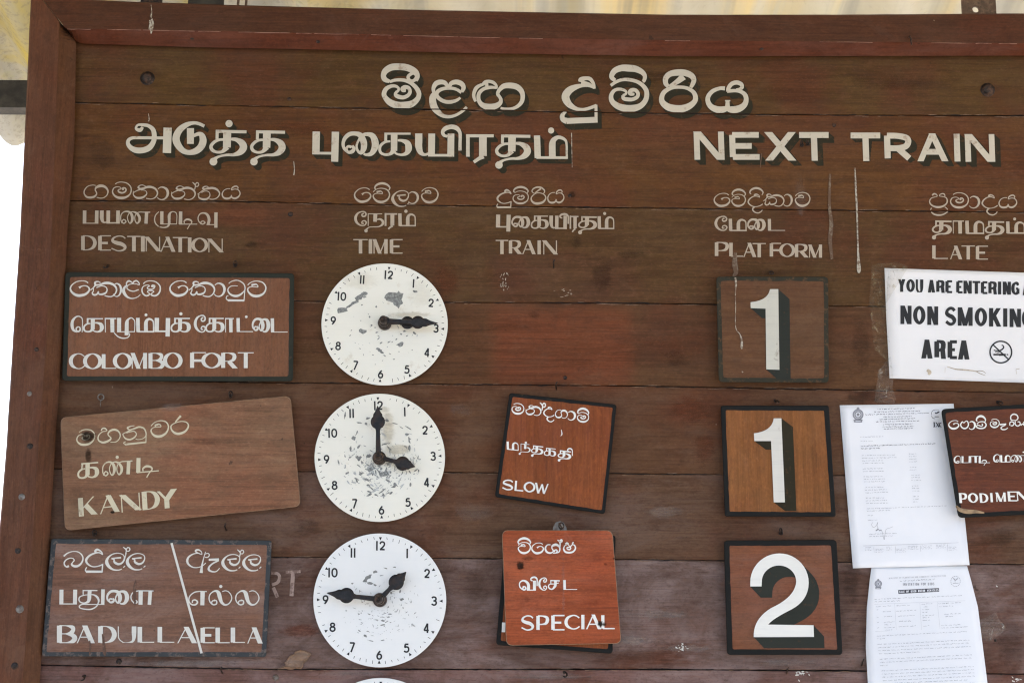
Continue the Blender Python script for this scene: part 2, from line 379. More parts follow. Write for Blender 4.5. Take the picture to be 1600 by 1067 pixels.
    def build(s, name, mat, parent, shade=None):
        objs = []
        for cl in s.clusters():
            mb = MB()
            for i in cl: mb.add(s.parts[i][0], s.parts[i][1])
            o = mb.build(name, mat, parent); objs.append(o)
            if shade:
                vec, steps, d, sm_ = shade; sh = Ink(d - .0004)
                for i in range(steps, 0, -1):
                    u = i / steps
                    for c in cl:
                        kind, pp, sh.clamp = s.log[s.parts[c][2]]; sh.stroke(kind, pp, (vec[0] * u, vec[1] * u), 0)
                mb = MB()
                for vs, fs, c in sh.parts: mb.add(vs, fs)
                objs.append(mb.build('letter_shade', sm_, o))
        return objs[0] if len(objs) == 1 else objs
GL = {}
def g(name, x0, x1, y0, y1, s): GL[name] = ((x0, x1, y0, y1), parse(s))
# Sinhala
g('ga', 105, 495, 135, 355, "295,150,12 240,145,12 170,165,14 122,220,18 115,275,18 150,325,28 210,338,34 270,325,32 308,285,20 300,245,18 285,225,18; 285,225,16 300,185,30 350,160,44 410,160,40 460,190,32 485,240,24 470,300,16 425,338,14 370,348,14 310,335,14")
g('ma', 550, 850, 95, 358, "598,128,14 640,105,14 700,97,14 780,115,16 835,165,18 848,225,18 825,290,22 760,335,34 690,345,38 620,330,34 570,285,24 557,240,20 575,195,18 610,175,14 650,172,12 685,185,12 685,205,14 650,215,16; 650,215,16 645,235,22 670,258,28 715,265,26 755,245,24 768,215,22 750,190,22 722,192,30 718,208,34 735,212,20")
g('na', 875, 1265, 140, 365, "1075,165,12 1030,145,12 985,150,16 958,180,26 985,200,26 1040,195,30 1100,175,36 1160,175,34 1220,200,30 1255,250,24 1250,300,20 1210,345,16 1150,362,14 1080,350,14; 1040,200,24 980,215,20 930,235,14 885,262,14 880,280,14 892,310,20 930,340,30 985,345,34 1040,330,30 1085,290,18 1090,260,14 1075,235,12 1040,222,12 1000,222,12; 880,236,10 882,275,13")
g('aa', 1255, 1435, 175, 375, "1265,205,12 1300,180,16 1345,178,24 1395,205,36 1418,255,40 1410,310,34 1375,355,24 1325,372,18 1280,360,14 1255,335,12")
g('ta', 685, 1030, 160, 375, "870,195,12 835,165,12 790,170,20 768,195,28 800,205,24 860,195,34 920,190,34 980,210,32 1025,260,22 1020,305,18 985,345,16 930,365,14 870,362,12; 800,210,22 750,240,14 685,290,12; 710,285,14 700,310,16 715,345,22 770,365,32 830,360,30 870,325,18 878,290,14 865,255,12 830,238,12 790,240,12 745,262,12")
g('hal', 605, 710, 98, 200, "640,215,14 650,170,16 655,145,16; 605,100,10 640,130,20 650,150,16; 650,140,14 670,108,16 695,115,16 702,140,16 685,165,16 655,165,12")
g('ya', 1062, 1355, 195, 370, "1195,200,12 1150,202,12 1100,225,14 1070,275,18 1080,325,22 1120,352,30 1175,350,30 1210,325,22 1212,300,18; 1212,300,14 1215,330,20 1260,352,30 1310,335,26 1345,290,18 1340,245,16 1305,212,14 1255,208,12 1218,222,14 1220,195,18 1250,170,22 1290,162,20 1315,180,16 1312,205,14")
g('va', 1175, 1445, 180, 425, "1185,245,14 1215,215,12 1265,190,12 1330,185,14 1400,210,18 1438,270,20 1430,335,22 1390,385,30 1320,412,38 1250,400,36 1200,355,24 1185,310,20 1205,280,14 1250,268,12 1330,275,14; 1250,262,14 1245,240,20 1270,238,26 1300,232,20 1325,250,14 1330,275,14")
g('e', 135, 395, 185, 420, "375,218,16 340,195,14 285,188,12 215,205,14 155,255,18 140,310,22 165,360,30 220,398,38 280,402,38 345,380,32 388,330,24 385,290,20 355,265,16 315,260,14 280,272,20 255,290,36")
g('icap', 450, 695, 110, 225, "478,215,12 455,190,20 475,150,28 530,122,34 590,118,36 650,140,30 688,180,22 685,205,16 670,228,14")
g('la', 720, 985, 225, 480, "|800,308,16 935,296,24; 800,310,14 840,325,18 835,345,24 855,372,34 900,390,32 950,370,24 978,320,18 975,270,14 935,240,12 870,232,14 800,255,18 745,310,32 735,370,48 770,430,40 830,470,24 900,475,16 945,460,14; 965,440,14 990,415,14")
g('du', 110, 340, 165, 385, "335,235,14 325,205,14 295,180,20 262,170,28 240,190,28 250,205,16 300,208,12 335,232,12; 335,232,10 290,208,14 230,215,20 165,245,24 125,290,30 130,330,26 170,365,18 220,380,14 280,372,14 335,352,16; |335,345,16 328,448,18; |330,440,28 120,440,30; 130,445,16 112,420,16 130,385,14")
g('da', 940, 1185, 140, 355, "1135,200,14 1120,165,14 1080,148,22 1050,160,28 1060,178,20; 1135,200,12 1090,180,14 1030,185,16 970,225,22 945,275,24 965,315,20 1015,348,16 1080,355,12 1140,340,14 1185,312,18; 1060,355,16 1030,375,26 1018,402,22 1030,425,22 1060,450,20 1110,460,18 1155,440,16 1180,410,16")
g('ri', 640, 880, 120, 390, "760,215,12 700,235,14 652,285,18 655,335,24 700,375,34 765,380,38 830,360,32 872,310,22 868,265,18 830,230,14 760,215,12; 690,225,12 660,190,16 685,150,20 740,128,24 800,132,24 850,170,22 855,205,16 840,222,12; 700,222,12 750,185,20 800,150,26")
g('ka', 830, 1150, 185, 375, "950,200,12 920,185,14 885,195,22 890,225,22 940,225,20 1000,205,30 1060,205,30 1115,230,26 1145,280,20 1130,335,16 1085,372,14 1030,370,14 1000,360,12; 890,228,20 860,265,12 828,292,14; 865,270,12 862,305,12 850,330,16 870,352,22 905,345,20 925,310,14 930,340,18 970,345,24 1015,325,20 1030,285,14 1010,250,12 960,240,12 900,262,12")
g('pra', 120, 410, 120, 350, "165,155,20 195,130,24 235,145,16 240,170,12 205,180,12 150,200,14 125,245,18 140,290,20 190,325,26 260,338,32 330,325,28 385,285,22 400,240,20 385,195,16 340,175,12 280,165,12 290,140,14 330,128,18 355,140,18 365,165,14; 138,382,14 155,350,16; 360,335,14 390,355,14 405,378,14; 150,415,18 200,450,24 270,462,26 340,450,22 405,412,18")
g('lla', 910, 1190, 130, 415, "975,210,14 975,170,20 1010,140,26 1055,160,20 1075,178,14 1090,150,22 1130,138,22 1165,165,18 1172,200,14 1130,188,12 1075,185,12 1020,195,12 985,225,14 985,260,16 1030,290,18 1090,300,16 1150,280,18 1165,275,14; 985,200,16 945,240,34 928,290,46 945,340,46 990,390,32 1050,412,18 1110,405,14 1160,380,12 1190,350,10")
g('mba', 1210, 1505, 135, 380, "1235,185,18 1280,150,14 1350,138,14 1430,155,16 1490,210,20 1500,275,22 1475,335,26 1425,370,26 1375,365,24 1355,345,20 1385,320,14 1400,305,16 1370,290,18 1320,292,16 1300,310,14 1330,335,14 1320,360,22 1275,370,24 1230,335,24 1215,285,20 1225,240,16 1260,212,14 1310,205,14 1330,220,16 1300,240,16 1310,265,18 1360,270,16 1400,255,18 1415,220,20 1385,210,30 1370,225,26 1400,235,16")
g('tu', 1150, 1430, 130, 385, "1170,180,12 1210,150,12 1280,130,14 1350,145,16 1410,195,18 1425,260,16 1405,305,16 1340,360,32 1270,375,36 1200,350,28 1160,300,20 1165,255,16 1200,225,14 1250,215,12 1310,218,12; |1425,255,14 1408,455,16; |1412,445,30 1160,442,34; 1165,445,20 1132,415,14 1140,380,14 1165,368,12")
# Tamil
g('T_a', 70, 780, 190, 645, "330,240,40 290,285,60 240,275,50 225,245,36 260,205,36 340,205,50 420,220,54 490,280,70 510,380,76 495,470,76 430,560,90 330,600,90 230,600,90 150,565,76 100,500,62 110,440,54 170,408,48 240,405,46; |230,405,46 665,408,46; |718,248,130 705,642,130")
g('T_du', 795, 1320, 145, 670, "1290,225,50 1200,185,50 1110,175,54 1000,210,80 900,290,100 850,400,112 870,500,110 950,600,90 1050,635,76 1160,610,100 1240,540,110 1270,450,110 1250,370,90 1200,345,60 1120,375,50; |1073,255,112 1072,500,106")
g('T_tha', 805, 1355, 290, 650, "|900,312,48 1350,320,46; |922,290,48 918,430,44; |1068,315,120 1062,560,118; 1062,440,36 960,440,40 880,475,46 830,540,50 850,600,50 920,632,40 1000,620,50 1065,550,90; 1125,430,40 1200,440,60 1280,490,100 1305,560,110 1260,630,90 1170,670,50 1060,675,38 960,695,34 900,725,50 865,775,100; o865,778,118")
g('T_pu', 80, 500, 258, 615, "|142,258,115 135,615,115; |135,595,40 430,597,42; |440,262,115 428,728,110")
g('T_pa', 95, 335, 540, 745, "|122,540,55 120,745,55; |120,738,14 310,738,14; |312,540,55 308,745,55")
g('T_ai', 540, 1110, 270, 635, "690,500,44 640,490,40 610,530,40 640,580,44 700,570,60 730,525,50 700,480,44; 640,585,40 575,520,46 560,440,50 590,360,60 660,300,66 750,290,66 830,320,86 880,420,100 880,520,90 840,590,56 790,560,40 770,480,34 800,400,36 860,320,50 940,300,60 1020,330,90 1060,430,110 1050,520,100 1000,600,70 930,620,46 880,605,36")
g('T_ka', 1115, 1660, 278, 635, "|1205,292,32 1620,292,32; |1228,278,46 1225,410,44; |1360,285,104 1358,560,100; 1300,410,30 1220,420,40 1150,470,44 1130,530,44 1150,590,44 1220,618,40 1300,605,50 1358,545,90; 1415,395,34 1490,400,50 1570,440,90 1590,520,104 1560,590,70 1490,620,40 1420,612,34 1370,590,30")
g('T_ya', 285, 895, 288, 650, "342,288,112 342,400,112 342,490,108 370,580,80 430,618,44 500,600,36; |545,290,106 540,648,106; |540,628,40 840,628,40; |845,290,104 840,650,108")
g('T_i', 700, 1015, 160, 560, "790,335,40 735,315,50 715,265,56 760,210,70 850,185,70 930,205,70 980,265,54 988,350,50 985,450,50 985,555,50")
g('T_ra', 1080, 1510, 300, 650, "|1080,325,48 1510,325,48; |1108,300,56 1108,650,58; |1342,330,120 1342,640,120; 1352,645,70 1280,680,56 1200,735,50")
g('T_ma', 840, 1370, 320, 680, "|888,320,98 900,670,98; |880,663,40 1370,665,40; 1128,670,104 1126,550,104 1128,450,100 1150,390,80 1210,350,60 1280,360,50 1335,400,40 1350,470,34 1352,580,34 1352,680,34")
g('T_nna', 680, 1145, 550, 745, "735,675,16 705,710,16 730,740,18 765,715,20 745,685,16 710,690,14; 705,735,16 685,680,16 690,610,16 730,565,18 790,555,24 840,580,36 865,640,44 860,700,36 830,740,20 800,700,16 790,640,14 820,580,14 870,560,16 930,580,32 975,640,40 975,700,36 940,740,20 910,700,16 905,640,14 930,585,14 980,565,14 1060,566,16 1145,567,18; |1088,570,52 1078,745,52")
g('T_mu', 1210, 1565, 555, 755, "1280,558,12 1230,610,16 1212,680,18 1230,745,18 1275,790,16; |1325,552,52 1325,755,50; |1310,750,14 1560,750,14; 1440,750,40 1440,680,42 1440,620,44 1460,575,24 1500,558,14 1545,575,14 1560,620,12 1558,690,12 1555,750,12; 1440,740,40 1420,785,26 1360,805,18 1290,795,16")
g('T_da', 890, 1165, 570, 760, "|918,572,50 922,755,48; |910,750,12 1165,750,12")
g('T_di', 390, 680, 555, 755, "|422,555,52 418,755,56; |400,752,16 680,752,14; 480,740,16 478,705,20 520,678,28 575,690,26 595,725,18 560,770,14 525,830,16")
g('T_vu', 690, 1000, 570, 765, "765,700,16 735,725,16 760,752,18 800,730,20 775,700,14; 745,755,16 700,700,16 695,640,16 730,590,18 790,580,24 840,610,40 865,680,44 850,755,44; |825,760,14 960,760,14; |972,570,52 970,808,50")
g('T_ee', 140, 330, 555, 775, "285,585,22 255,600,20 265,630,22 305,625,24 318,590,22 290,560,20 240,560,18 185,590,30 155,650,42 165,710,40 205,755,28 255,775,18 300,765,20 322,725,22 295,700,20 260,710,18 255,740,18 285,740,16")
g('T_na', 345, 600, 585, 780, "|352,585,14 352,780,14; |345,592,14 570,592,14; |465,595,60 458,715,56; 490,680,16 540,675,30 580,710,40 575,755,36 520,790,18 430,795,14 370,800,14 330,830,24 318,852,40; o318,855,54")
g('T_aa', 485, 660, 545, 750, "|485,555,20 660,555,18; |492,550,14 495,750,12; |598,555,60 602,750,56")
g('T_e', 105, 295, 690, 940, "220,855,20 190,880,22 205,925,26 245,915,26 250,870,20 220,855,16; 200,935,22 145,900,40 125,830,48 135,760,42 180,705,26 230,690,18 275,715,16 288,760,14 286,850,13 282,940,12")
g('T_zhu', 830, 1105, 715, 940, "|860,715,62 858,940,62; |840,932,16 1105,930,16; 975,985,60 977,880,60 980,790,56 1000,740,30 1050,715,18 1095,750,14 1105,800,14 1102,870,14 1100,930,14; 985,960,14 1020,960,14 1018,995,14 980,1025,16 910,1030,20 840,1005,18 780,945,14")
g('T_thu', 435, 830, 755, 985, "|490,768,18 720,768,18; |498,760,16 498,850,14; 600,770,60 596,830,60 592,900,56 570,945,40 510,965,22 450,945,20 432,905,18 450,865,18 520,840,14 590,835,12 660,835,20 715,870,34 740,920,30 730,970,20 700,1020,20 620,1060,22 520,1058,18 450,1040,16 440,1010,18 480,985,18 560,985,14 700,985,14 830,985,14; |808,750,56 802,990,54")
g('T_lla', 1240, 1595, 770, 990, "1310,930,20 1290,955,18 1310,970,20 1340,950,20 1325,925,16 1290,930,16; 1290,965,16 1250,910,18 1245,850,18 1280,795,18 1350,775,20; |1395,775,66 1392,990,62; |1350,772,16 1595,775,16; |1545,775,56 1530,990,54")
g('T_la', 560, 920, 775, 998, "655,925,20 620,930,18 605,965,20 635,990,20 680,975,22 680,930,20 640,915,18; 620,990,18 580,945,18 565,890,18 580,830,18 630,785,20 680,778,36 715,810,60 735,880,60 760,950,46 810,990,30 870,975,20 915,910,18 910,845,16 870,790,14 820,772,14 770,785,14")
g('T_ey', 250, 530, 775, 998, "|530,785,14 430,781,14; 440,780,14 340,795,18 270,850,18 250,910,18 265,960,18 305,990,22 360,985,26 385,945,24 350,915,20 310,925,20 305,960,18; |465,790,68 460,998,62")
g('T_sa', 665, 845, 755, 905, "|700,762,18 845,768,18; |705,755,16 705,820,14; 778,770,40 775,810,40 770,850,38 730,895,22 690,890,20 668,855,18 690,820,16 760,815,14 830,800,14")
g('T_va', 215, 470, 765, 918, "285,870,20 262,885,18 285,910,22 315,890,24 300,858,18 265,860,16; 265,905,18 222,860,18 220,800,18 265,765,22 320,780,34 355,830,44 355,915,46; |330,912,16 470,912,16; |450,765,44 450,918,44")
# Latin capitals on a 0-100 field: T / t mark thick and thin
LAT = {
 'r': "|0,0,T 0,100,T; 0,0,t 50,1,t 92,9,T 99,27,T 88,46,T 50,54,t 0,54,t; |88,50,T 100,100,T",
 'D': "|0,0,T 0,100,T; 0,0,t 40,2,t 74,18,U 88,50,T 74,82,U 40,98,t 0,100,t", 'E': "|0,0,T 0,100,T; |0,0,t 100,0,t; |0,50,V 72,50,V; |0,100,t 100,100,t",
 'F': "|0,0,T 0,100,T; |0,0,t 100,0,t; |0,52,V 80,52,V", 'S': "98,16,t 78,2,t 45,0,t 14,14,u 10,34,U 40,47,T 72,55,T 96,74,U 84,95,u 45,101,t 0,84,t",
 'T': "|0,0,t 100,0,t; |50,0,T 50,100,T", 'I': "|50,0,T 50,100,T", 'N': "|2,0,t 2,100,t; |4,0,T 96,100,T; |100,0,t 100,100,t",
 'A': "|2,100,t 50,0,t; |48,0,T 94,100,T; |22,66,t 72,66,t", 'O': "50,0,t 16,18,U 4,50,T 16,82,U 50,100,t 84,82,U 96,50,T 84,18,U 50,0,t",
 'M': "|0,0,t 0,100,t; |2,0,T 46,100,T; |46,100,t 92,0,t; |94,0,T 94,100,T", 'P': "|0,0,T 0,100,T; 0,0,t 45,1,t 84,10,U 94,29,T 80,52,U 45,60,t 0,60,t",
 'R': "|0,0,T 0,100,T; 0,0,t 45,1,t 82,10,U 90,27,T 78,47,U 45,55,t 0,55,t; |44,55,T 92,100,T", 'L': "|0,0,T 0,100,T; |0,100,t 100,100,t",
 'C': "98,18,t 76,3,t 50,0,t 16,18,U 4,50,T 16,82,U 50,100,t 78,97,t 100,82,t", 'B': "|0,0,T 0,100,T; 0,0,t 45,1,t 80,10,U 86,25,U 72,43,U 40,48,t 0,48,t; 40,48,t 80,56,U 96,74,T 80,94,U 45,100,t 0,100,t",
 'K': "|0,0,T 0,100,T; |6,62,t 90,0,t; |34,42,T 94,100,T", 'Y': "|2,0,u 48,52,u; |94,0,T 50,52,T; |50,46,T 50,100,T", 'U': "0,0,t 0,40,t 4,75,t 30,98,t 55,100,t 85,92,u 94,70,U 95,40,T 95,0,T",
 'W': "|0,0,T 26,100,T; |26,100,t 50,15,t; |50,10,T 74,100,T; |74,100,t 100,0,t", 'X': "|4,0,T 94,100,T; |96,0,T 4,100,T",
 'G': "98,22,t 80,3,U 50,0,t 14,18,U 4,50,T 14,82,U 50,100,t 82,92,U 96,78,U; |96,100,U 96,52,U; |60,52,t 100,52,t",
 '1': "|50,0,T 50,100,T", '2': "5,28,T 18,7,T 50,0,T 84,8,T 95,28,T 80,52,T 40,78,T 4,98,T; |0,97,T 100,97,T",
 '3': "4,12,T 40,0,T 82,7,T 92,27,T 76,44,T 40,48,T; 40,48,T 84,54,T 98,73,T 84,95,T 45,101,T 0,88,T", '4': "|72,0,T 0,74,T; |0,73,T 100,73,T; |72,0,T 72,100,T",
 '5': "|92,3,T 24,3,T; |26,3,T 16,46,T; 12,46,T 48,36,T 86,44,T 98,68,T 84,93,T 45,101,T 0,90,T", '6': "72,0,T 34,26,T 6,62,T 18,92,T 50,101,T 84,92,T 96,68,T 82,46,T 50,40,T 14,52,T",
 '7': "|0,3,T 98,3,T; |96,3,T 26,100,T", '8': "50,0,T 18,8,T 14,28,T 50,46,T 86,28,T 82,8,T 50,0,T; 50,46,T 8,58,T 6,86,T 50,101,T 94,86,T 92,58,T 50,46,T",
 '9': "28,101,T 66,74,T 94,38,T 82,8,T 50,0,T 16,8,T 4,32,T 18,54,T 50,60,T 86,48,T", '0': "50,0,T 12,14,T 0,50,T 12,86,T 50,101,T 88,86,T 100,50,T 88,14,T 50,0,T"}
def put_glyph(ink, name, x0, x1, y0, y1, win, slope=0.0, lean=0.0, wk=1.0):
    ox, oy, sc = win; (rx0, rx1, ry0, ry1), st = GL[name]
    def f(x, y):
        u = (x - rx0) / (rx1 - rx0); v = (y - ry0) / (ry1 - ry0)
        X = x0 + u * (x1 - x0); Y = y0 + v * (y1 - y0) + slope * (X - x0); X += lean * (v - .5) * (y1 - y0)
        return ox + X / sc, oy + Y / sc
    ks = math.sqrt(((y1 - y0) / (ry1 - ry0)) * ((x1 - x0) / (rx1 - rx0)))
    ks = min(ks, (y1 - y0) / (ry1 - ry0) * 1.15)
    ink.put(st, f, ks / sc * wk)
def direct(ink, s, win, wk=1.0):
    ox, oy, sc = win
    ink.put(parse(s), lambda x, y: (ox + x / sc, oy + y / sc), wk / sc)
def dot(ink, x, y, d, win): direct(ink, "o%g,%g,%g" % (x, y, d), win)
def latin(ink, ch, x0, x1, y0, y1, win, slope=0.0, lean=0.0, T=.24, t=.075, rot=None):
    ox, oy, sc = win; h = y1 - y0; W = {'T': T, 't': t, 'U': T * .72 + t * .28, 'V': max(t, T * .62), 'u': (T + t) / 2 * .8}
    li = {'r': T, 'D': T, 'E': T, 'F': T, 'P': T, 'R': T, 'L': T, 'B': T, 'K': T, 'X': T, 'W': T, 'T': 0}.get(ch, t) / 2
    ri = {'E': 0, 'F': 0, 'L': 0, 'T': 0, 'M': T, 'U': T, 'A': T, 'K': T, 'R': T, 'r': T, 'X': T, 'O': t, 'Y': T}.get(ch, t) / 2
    if ch in '0235689': li = ri = T / 2
    def f(x, y):
        X = x0 + li * h + x / 100 * (x1 - x0 - (li + ri) * h); v = y / 100
        if ch not in 'AIKMNTWXYU14': v = (t / 2 + v * (1 - t)) if ch != '7' else v
        else: v = v if y > 1 else v
        Y = y0 + v * h + slope * (X - x0); X += lean * (v - .5) * h
        if rot:
            cx, cy, a = rot; dx, dy = X - cx, Y - cy; X, Y = cx + dx * math.cos(a) - dy * math.sin(a), cy + dx * math.sin(a) + dy * math.cos(a)
        return ox + X / sc, oy + Y / sc
    st = []
    for kind, pts in [(k.strip()[0] if k.strip()[0] == '|' else 'c', k.strip().lstrip('|')) for k in LAT[ch].split(';')]:
        st.append((kind, [(float(a), float(b), W[c] * h) for a, b, c in (q.split(',') for q in pts.split())]))
    for kind, pts in st:
        if kind == '|' and len(pts) == 2 and abs(pts[0][1] - pts[1][1]) < .5:      # a bar on the top or base line stays inside the letter height
            wv = pts[0][2] / h * 100 / 2
            dy = wv if pts[0][1] < 1 and ch in 'T' else (-wv if pts[0][1] > 99 and ch in 'T' else 0)
            pts[:] = [(a, b + dy, c) for a, b, c in pts]
    if not rot:
        def clampf(X, Y):
            top = oy + (y0 + slope * ((X - ox) * sc - x0)) / sc; return X, min(max(Y, top), top + h / sc)
        if ch not in 'SCGO': ink.clamp = clampf
    ink.put(st, f, 1 / sc); ink.clamp = None
def words(ink, win, items, **kw):
    for it in items:
        n = it[0]
        if n == '.': dot(ink, *it[1:4], win)
        elif n in GL: put_glyph(ink, *it[:5], win, **kw)
        else: latin(ink, *it[:5], win, **kw)
WS = 1596 / 160

# ================================================================== the departure board
ORG = P(800, 1400)
board = empty('station_board', ORG, 'large brown planked train departure board in a reddish mitred frame with white lettering', 'notice board')
def interp(pts, x):
    if x <= pts[0][0]: a, b = pts[0], pts[1]
    elif x >= pts[-1][0]: a, b = pts[-2], pts[-1]
    else:
        for a, b in zip(pts, pts[1:]):
            if a[0] <= x <= b[0]: break
    return a[1] + (b[1] - a[1]) * (x - a[0]) / (b[0] - a[0])
J = [[(60, 40), (1600, 60)],
     [(60, 159), (118, 160.5), (550, 169.5), (880, 175.5), (1050, 178), (1270, 180), (1720, 182)],
     [(60, 313), (110, 314), (378, 315), (550, 319.5), (1050, 326), (1600, 332), (1720, 333)],
     [(60, 466), (450, 470.5), (691, 472.5), (1000, 474), (1297, 478.5), (1720, 481)],
     [(60, 592), (450, 598), (1000, 603), (1360, 610), (1720, 615)],
     [(50, 732), (471, 736.5), (1000, 740), (1600, 745), (1720, 746)],
     [(40, 866), (426, 870), (1000, 874), (1514, 880.6), (1720, 883)],
     [(40, 1038), (413, 1045), (1000, 1045), (1340, 1047.5), (1550, 1052), (1720, 1054)],
     [(30, 1205), (1720, 1220)], [(20, 1330), (1720, 1345)]]
PC = [((.094, .049, .014), .14), ((.116, .049, .014), .13), ((.094, .049, .017), .18), ((.108, .050, .020), .20), ((.116, .055, .026), .28),  # lower planks paler: faded wear, with sky sheen put into the colour
      ((.120, .065, .037), .38), ((.122, .074, .058), .7), ((.19, .102, .085), .7), ((.15, .09, .08), .6)]
def gapw(j, x):     # how far the joint stands open at x, in photo pixels
    a = noise.noise(Vector((x * .013, j * 7.3, .5))); b = noise.noise(Vector((x * .09, j * 3.1, 2.5)))
    return max(.25, .65 + 1.1 * a + .7 * b + (1.0 if j == 7 else 0))
for i in range(9):
    xs = [58 + 8 * k for k in range(208)]; vs = []; rows = []
    for x in xs:
        yt = interp(J[i], x) + (gapw(i, x) * .5 + .35 * noise.noise(Vector((x * .2, i, 1)))); yb = interp(J[i + 1], x) - (gapw(i + 1, x) * .5 + .35 * noise.noise(Vector((x * .22, i, 5))))
        wv = .0012 * noise.noise(Vector((x * .004, i * 4.0, 0)))
        col = [(yt, -.016), (yt, -.0022 + wv), (yt + 1.2, -.0004 + wv)]
        for u in (.25, .5, .75): col.append((yt + (yb - yt) * u, wv + .0006 * math.sin(u * math.pi)))
        col += [(yb - 1.0, -.0003 + wv), (yb, -.0020 + wv), (yb, -.016)]
        vs += [P(x, y, d) for y, d in col]
    nr = 9; fs = [(a * nr + k, a * nr + k + 1, (a + 1) * nr + k + 1, (a + 1) * nr + k) for a in range(len(xs) - 1) for k in range(nr - 1)]
    o = mk('plank', vs, fs, M['plank'], board); o.color = (*PC[i][0], PC[i][1])
mb = MB(); mb.add([P(50, 40, -.02), P(1730, 40, -.02), P(1730, 1350, -.02), P(20, 1350, -.02)], [(0, 1, 2, 3)]); mb.build('backing', M['back'], board)

# frame: face, chamfer and inner step
FD, CD_ = .045, .014
so = [(49.5, -25), (48, 0), (40, 180), (31, 367), (20, 530), (9.6, 700), (-1, 831), (-17, 1067), (-34, 1350)]
sc_ = [(92.5, 45), (92, 68), (88, 180), (81, 367), (73, 530), (61, 700), (52.5, 831), (36, 1067), (18, 1350)]
si = [(119, 66), (118.5, 90), (116, 225), (105.5, 357), (97, 530), (86, 700), (78, 831), (62, 1067), (42, 1350)]
ro = [(46, -26), (60, -4.5), (200, 3), (350, 8), (550, 13.5), (750, 18), (1050, 23.5), (1300, 23.5), (1600, 21.5), (1730, 20)]
rc = [(92.5, 45), (110, 46), (240, 47.5), (400, 51), (550, 54), (800, 60), (1050, 64), (1420, 67), (1600, 69), (1730, 69)]
ri_ = [(119, 66), (130, 68.5), (300, 74), (550, 79), (750, 83.5), (1050, 88.5), (1300, 88), (1600, 87.5), (1730, 87)]
def xa(pts, y): return interp([(b, a) for a, b in pts], y)
mb = MB(); mc = MB(); ys = [-25 + 5 * k for k in range(276)]; vs = []; vc = []
st_rows = []
for y in ys:
    mitre = 46 + (y + 26) * (119 - 46) / (66 + 26)            # the mitre line
    a = xa(so, y) + .35 * noise.noise(Vector((y * .03, 1, 0))); b = xa(sc_, y); c = xa(si, y)
    if y < 66: c = min(c, mitre - .4)
    if y < 45: b = min(b, mitre - .6)
    b = min(b, c - .05)
    st_rows.append((y, a, b, c))
for y, a, b, c in st_rows:
    vs += [P(a, y, -.03), P(a, y, FD - .003), P(a + 2, y, FD), P(b - .6, y, FD)]
    vc += [P(b - .6, y, FD), P(b + .6, y, FD - .0015), P(c, y, CD_), P(c, y, -.012)]
fs = [(a * 4 + k, a * 4 + k + 1, a * 4 + 5 + k, a * 4 + 4 + k) for a in range(len(ys) - 1) for k in range(3)]
stile = mk('frame_stile', vs, fs, M['stile'], board)
M['stile_ch'] = wood('stile_chamfer_wood', (.105, .042, .018), (.115, .036, .014), (.2, .12, .08), .34, vertical=True, rough=.45, dustamt=.12, spec=.16)
mk('chamfer', vc, fs, M['stile_ch'], stile)
vs = []; vc = []; xs = [46 + 6 * k for k in range(281)]
for x in xs:
    mit = -26 + (x - 46) * (66 + 26) / (119 - 46)
    a = interp(ro, x) + .4 * noise.noise(Vector((x * .02, 3, 0))); b = interp(rc, x) + .5 * noise.noise(Vector((x * .05, 9, 0))); c = interp(ri_, x)
    if x < 119: c = min(c, mit - .6)
    if x < 92.5: b = min(b, mit - .6)
    b = min(b, c - .05); a = min(a, b - .1)
    vs += [P(x, a, -.03), P(x, a, FD - .003), P(x, a + 1.5, FD), P(x, b - .5, FD)]
    vc += [P(x, b - .5, FD), P(x, b + .5, FD - .0015), P(x, c, CD_), P(x, c, -.012)]
fs = [(a * 4 + k, a * 4 + 4 + k, a * 4 + 5 + k, a * 4 + k + 1) for a in range(len(xs) - 1) for k in range(3)]
rail = mk('frame_rail', vs, fs, M['rail'], board)
mk('chamfer', vc, fs, M['chamfer'], rail)
# pale worn arris on the rail
ink = Ink(FD - .0002); random.seed(3)
x = 105
while x < 1600:
    l = random.uniform(20, 90); q = [(x + k * l / 4, interp(rc, x + k * l / 4) + random.uniform(-.3, .4), random.uniform(.3, 1.1)) for k in range(5)]
    if random.random() < .7: ink.stroke('c', q)
    x += l + random.uniform(2, 30)
M['worn'] = paint('worn_arris', (.30, .17, .12), (.15, .06, .03), .7, thr=.5)
ink.build('worn_edge', M['worn'], rail)
# screws in the stile
for (x, y, r_, m_) in [(61, 392, 3.6, 'stile'), (60, 450, 4, 'stile'), (57, 546, 3.5, 'iron'), (46, 615, 3.8, 'zinc'), (47, 697, 4.6, 'iron'), (34, 776, 5, 'zinc'), (28, 860, 4.6, 'iron'), (31, 951, 6, 'zinc'), (23, 1040, 5.4, 'iron')]:
    mb = MB(); c = P(x, y, FD); r = r_ * MM
    mb.lathe(c, [(r * 1.05, -.001), (r, .0004), (r * .8, .0012), (r * .35, .0015)], 16); mb.build('screw', M[m_], stile, True)
for (x, y) in [(497, 65), (300, 60), (1190, 76)]:
    mb = MB(); mb.lathe(P(x, y, .03), [(3.2 * MM, -.002), (3 * MM, .0008), (1.5 * MM, .0014)], 12); mb.build('screw', M['iron'], rail, True)
# bolts
for (x, y) in [(230.5, 123), (1543, 141)]:
    mb = MB(); c = P(x, y, 0); r = 9 * MM
    mb.lathe(c, [(r * 1.35, -.002), (r * 1.3, .0015), (r * 1.02, .002), (r, .006), (r * .85, .0085), (r * .4, .0095)], 20); mb.build('bolt', M['iron'], board, True)

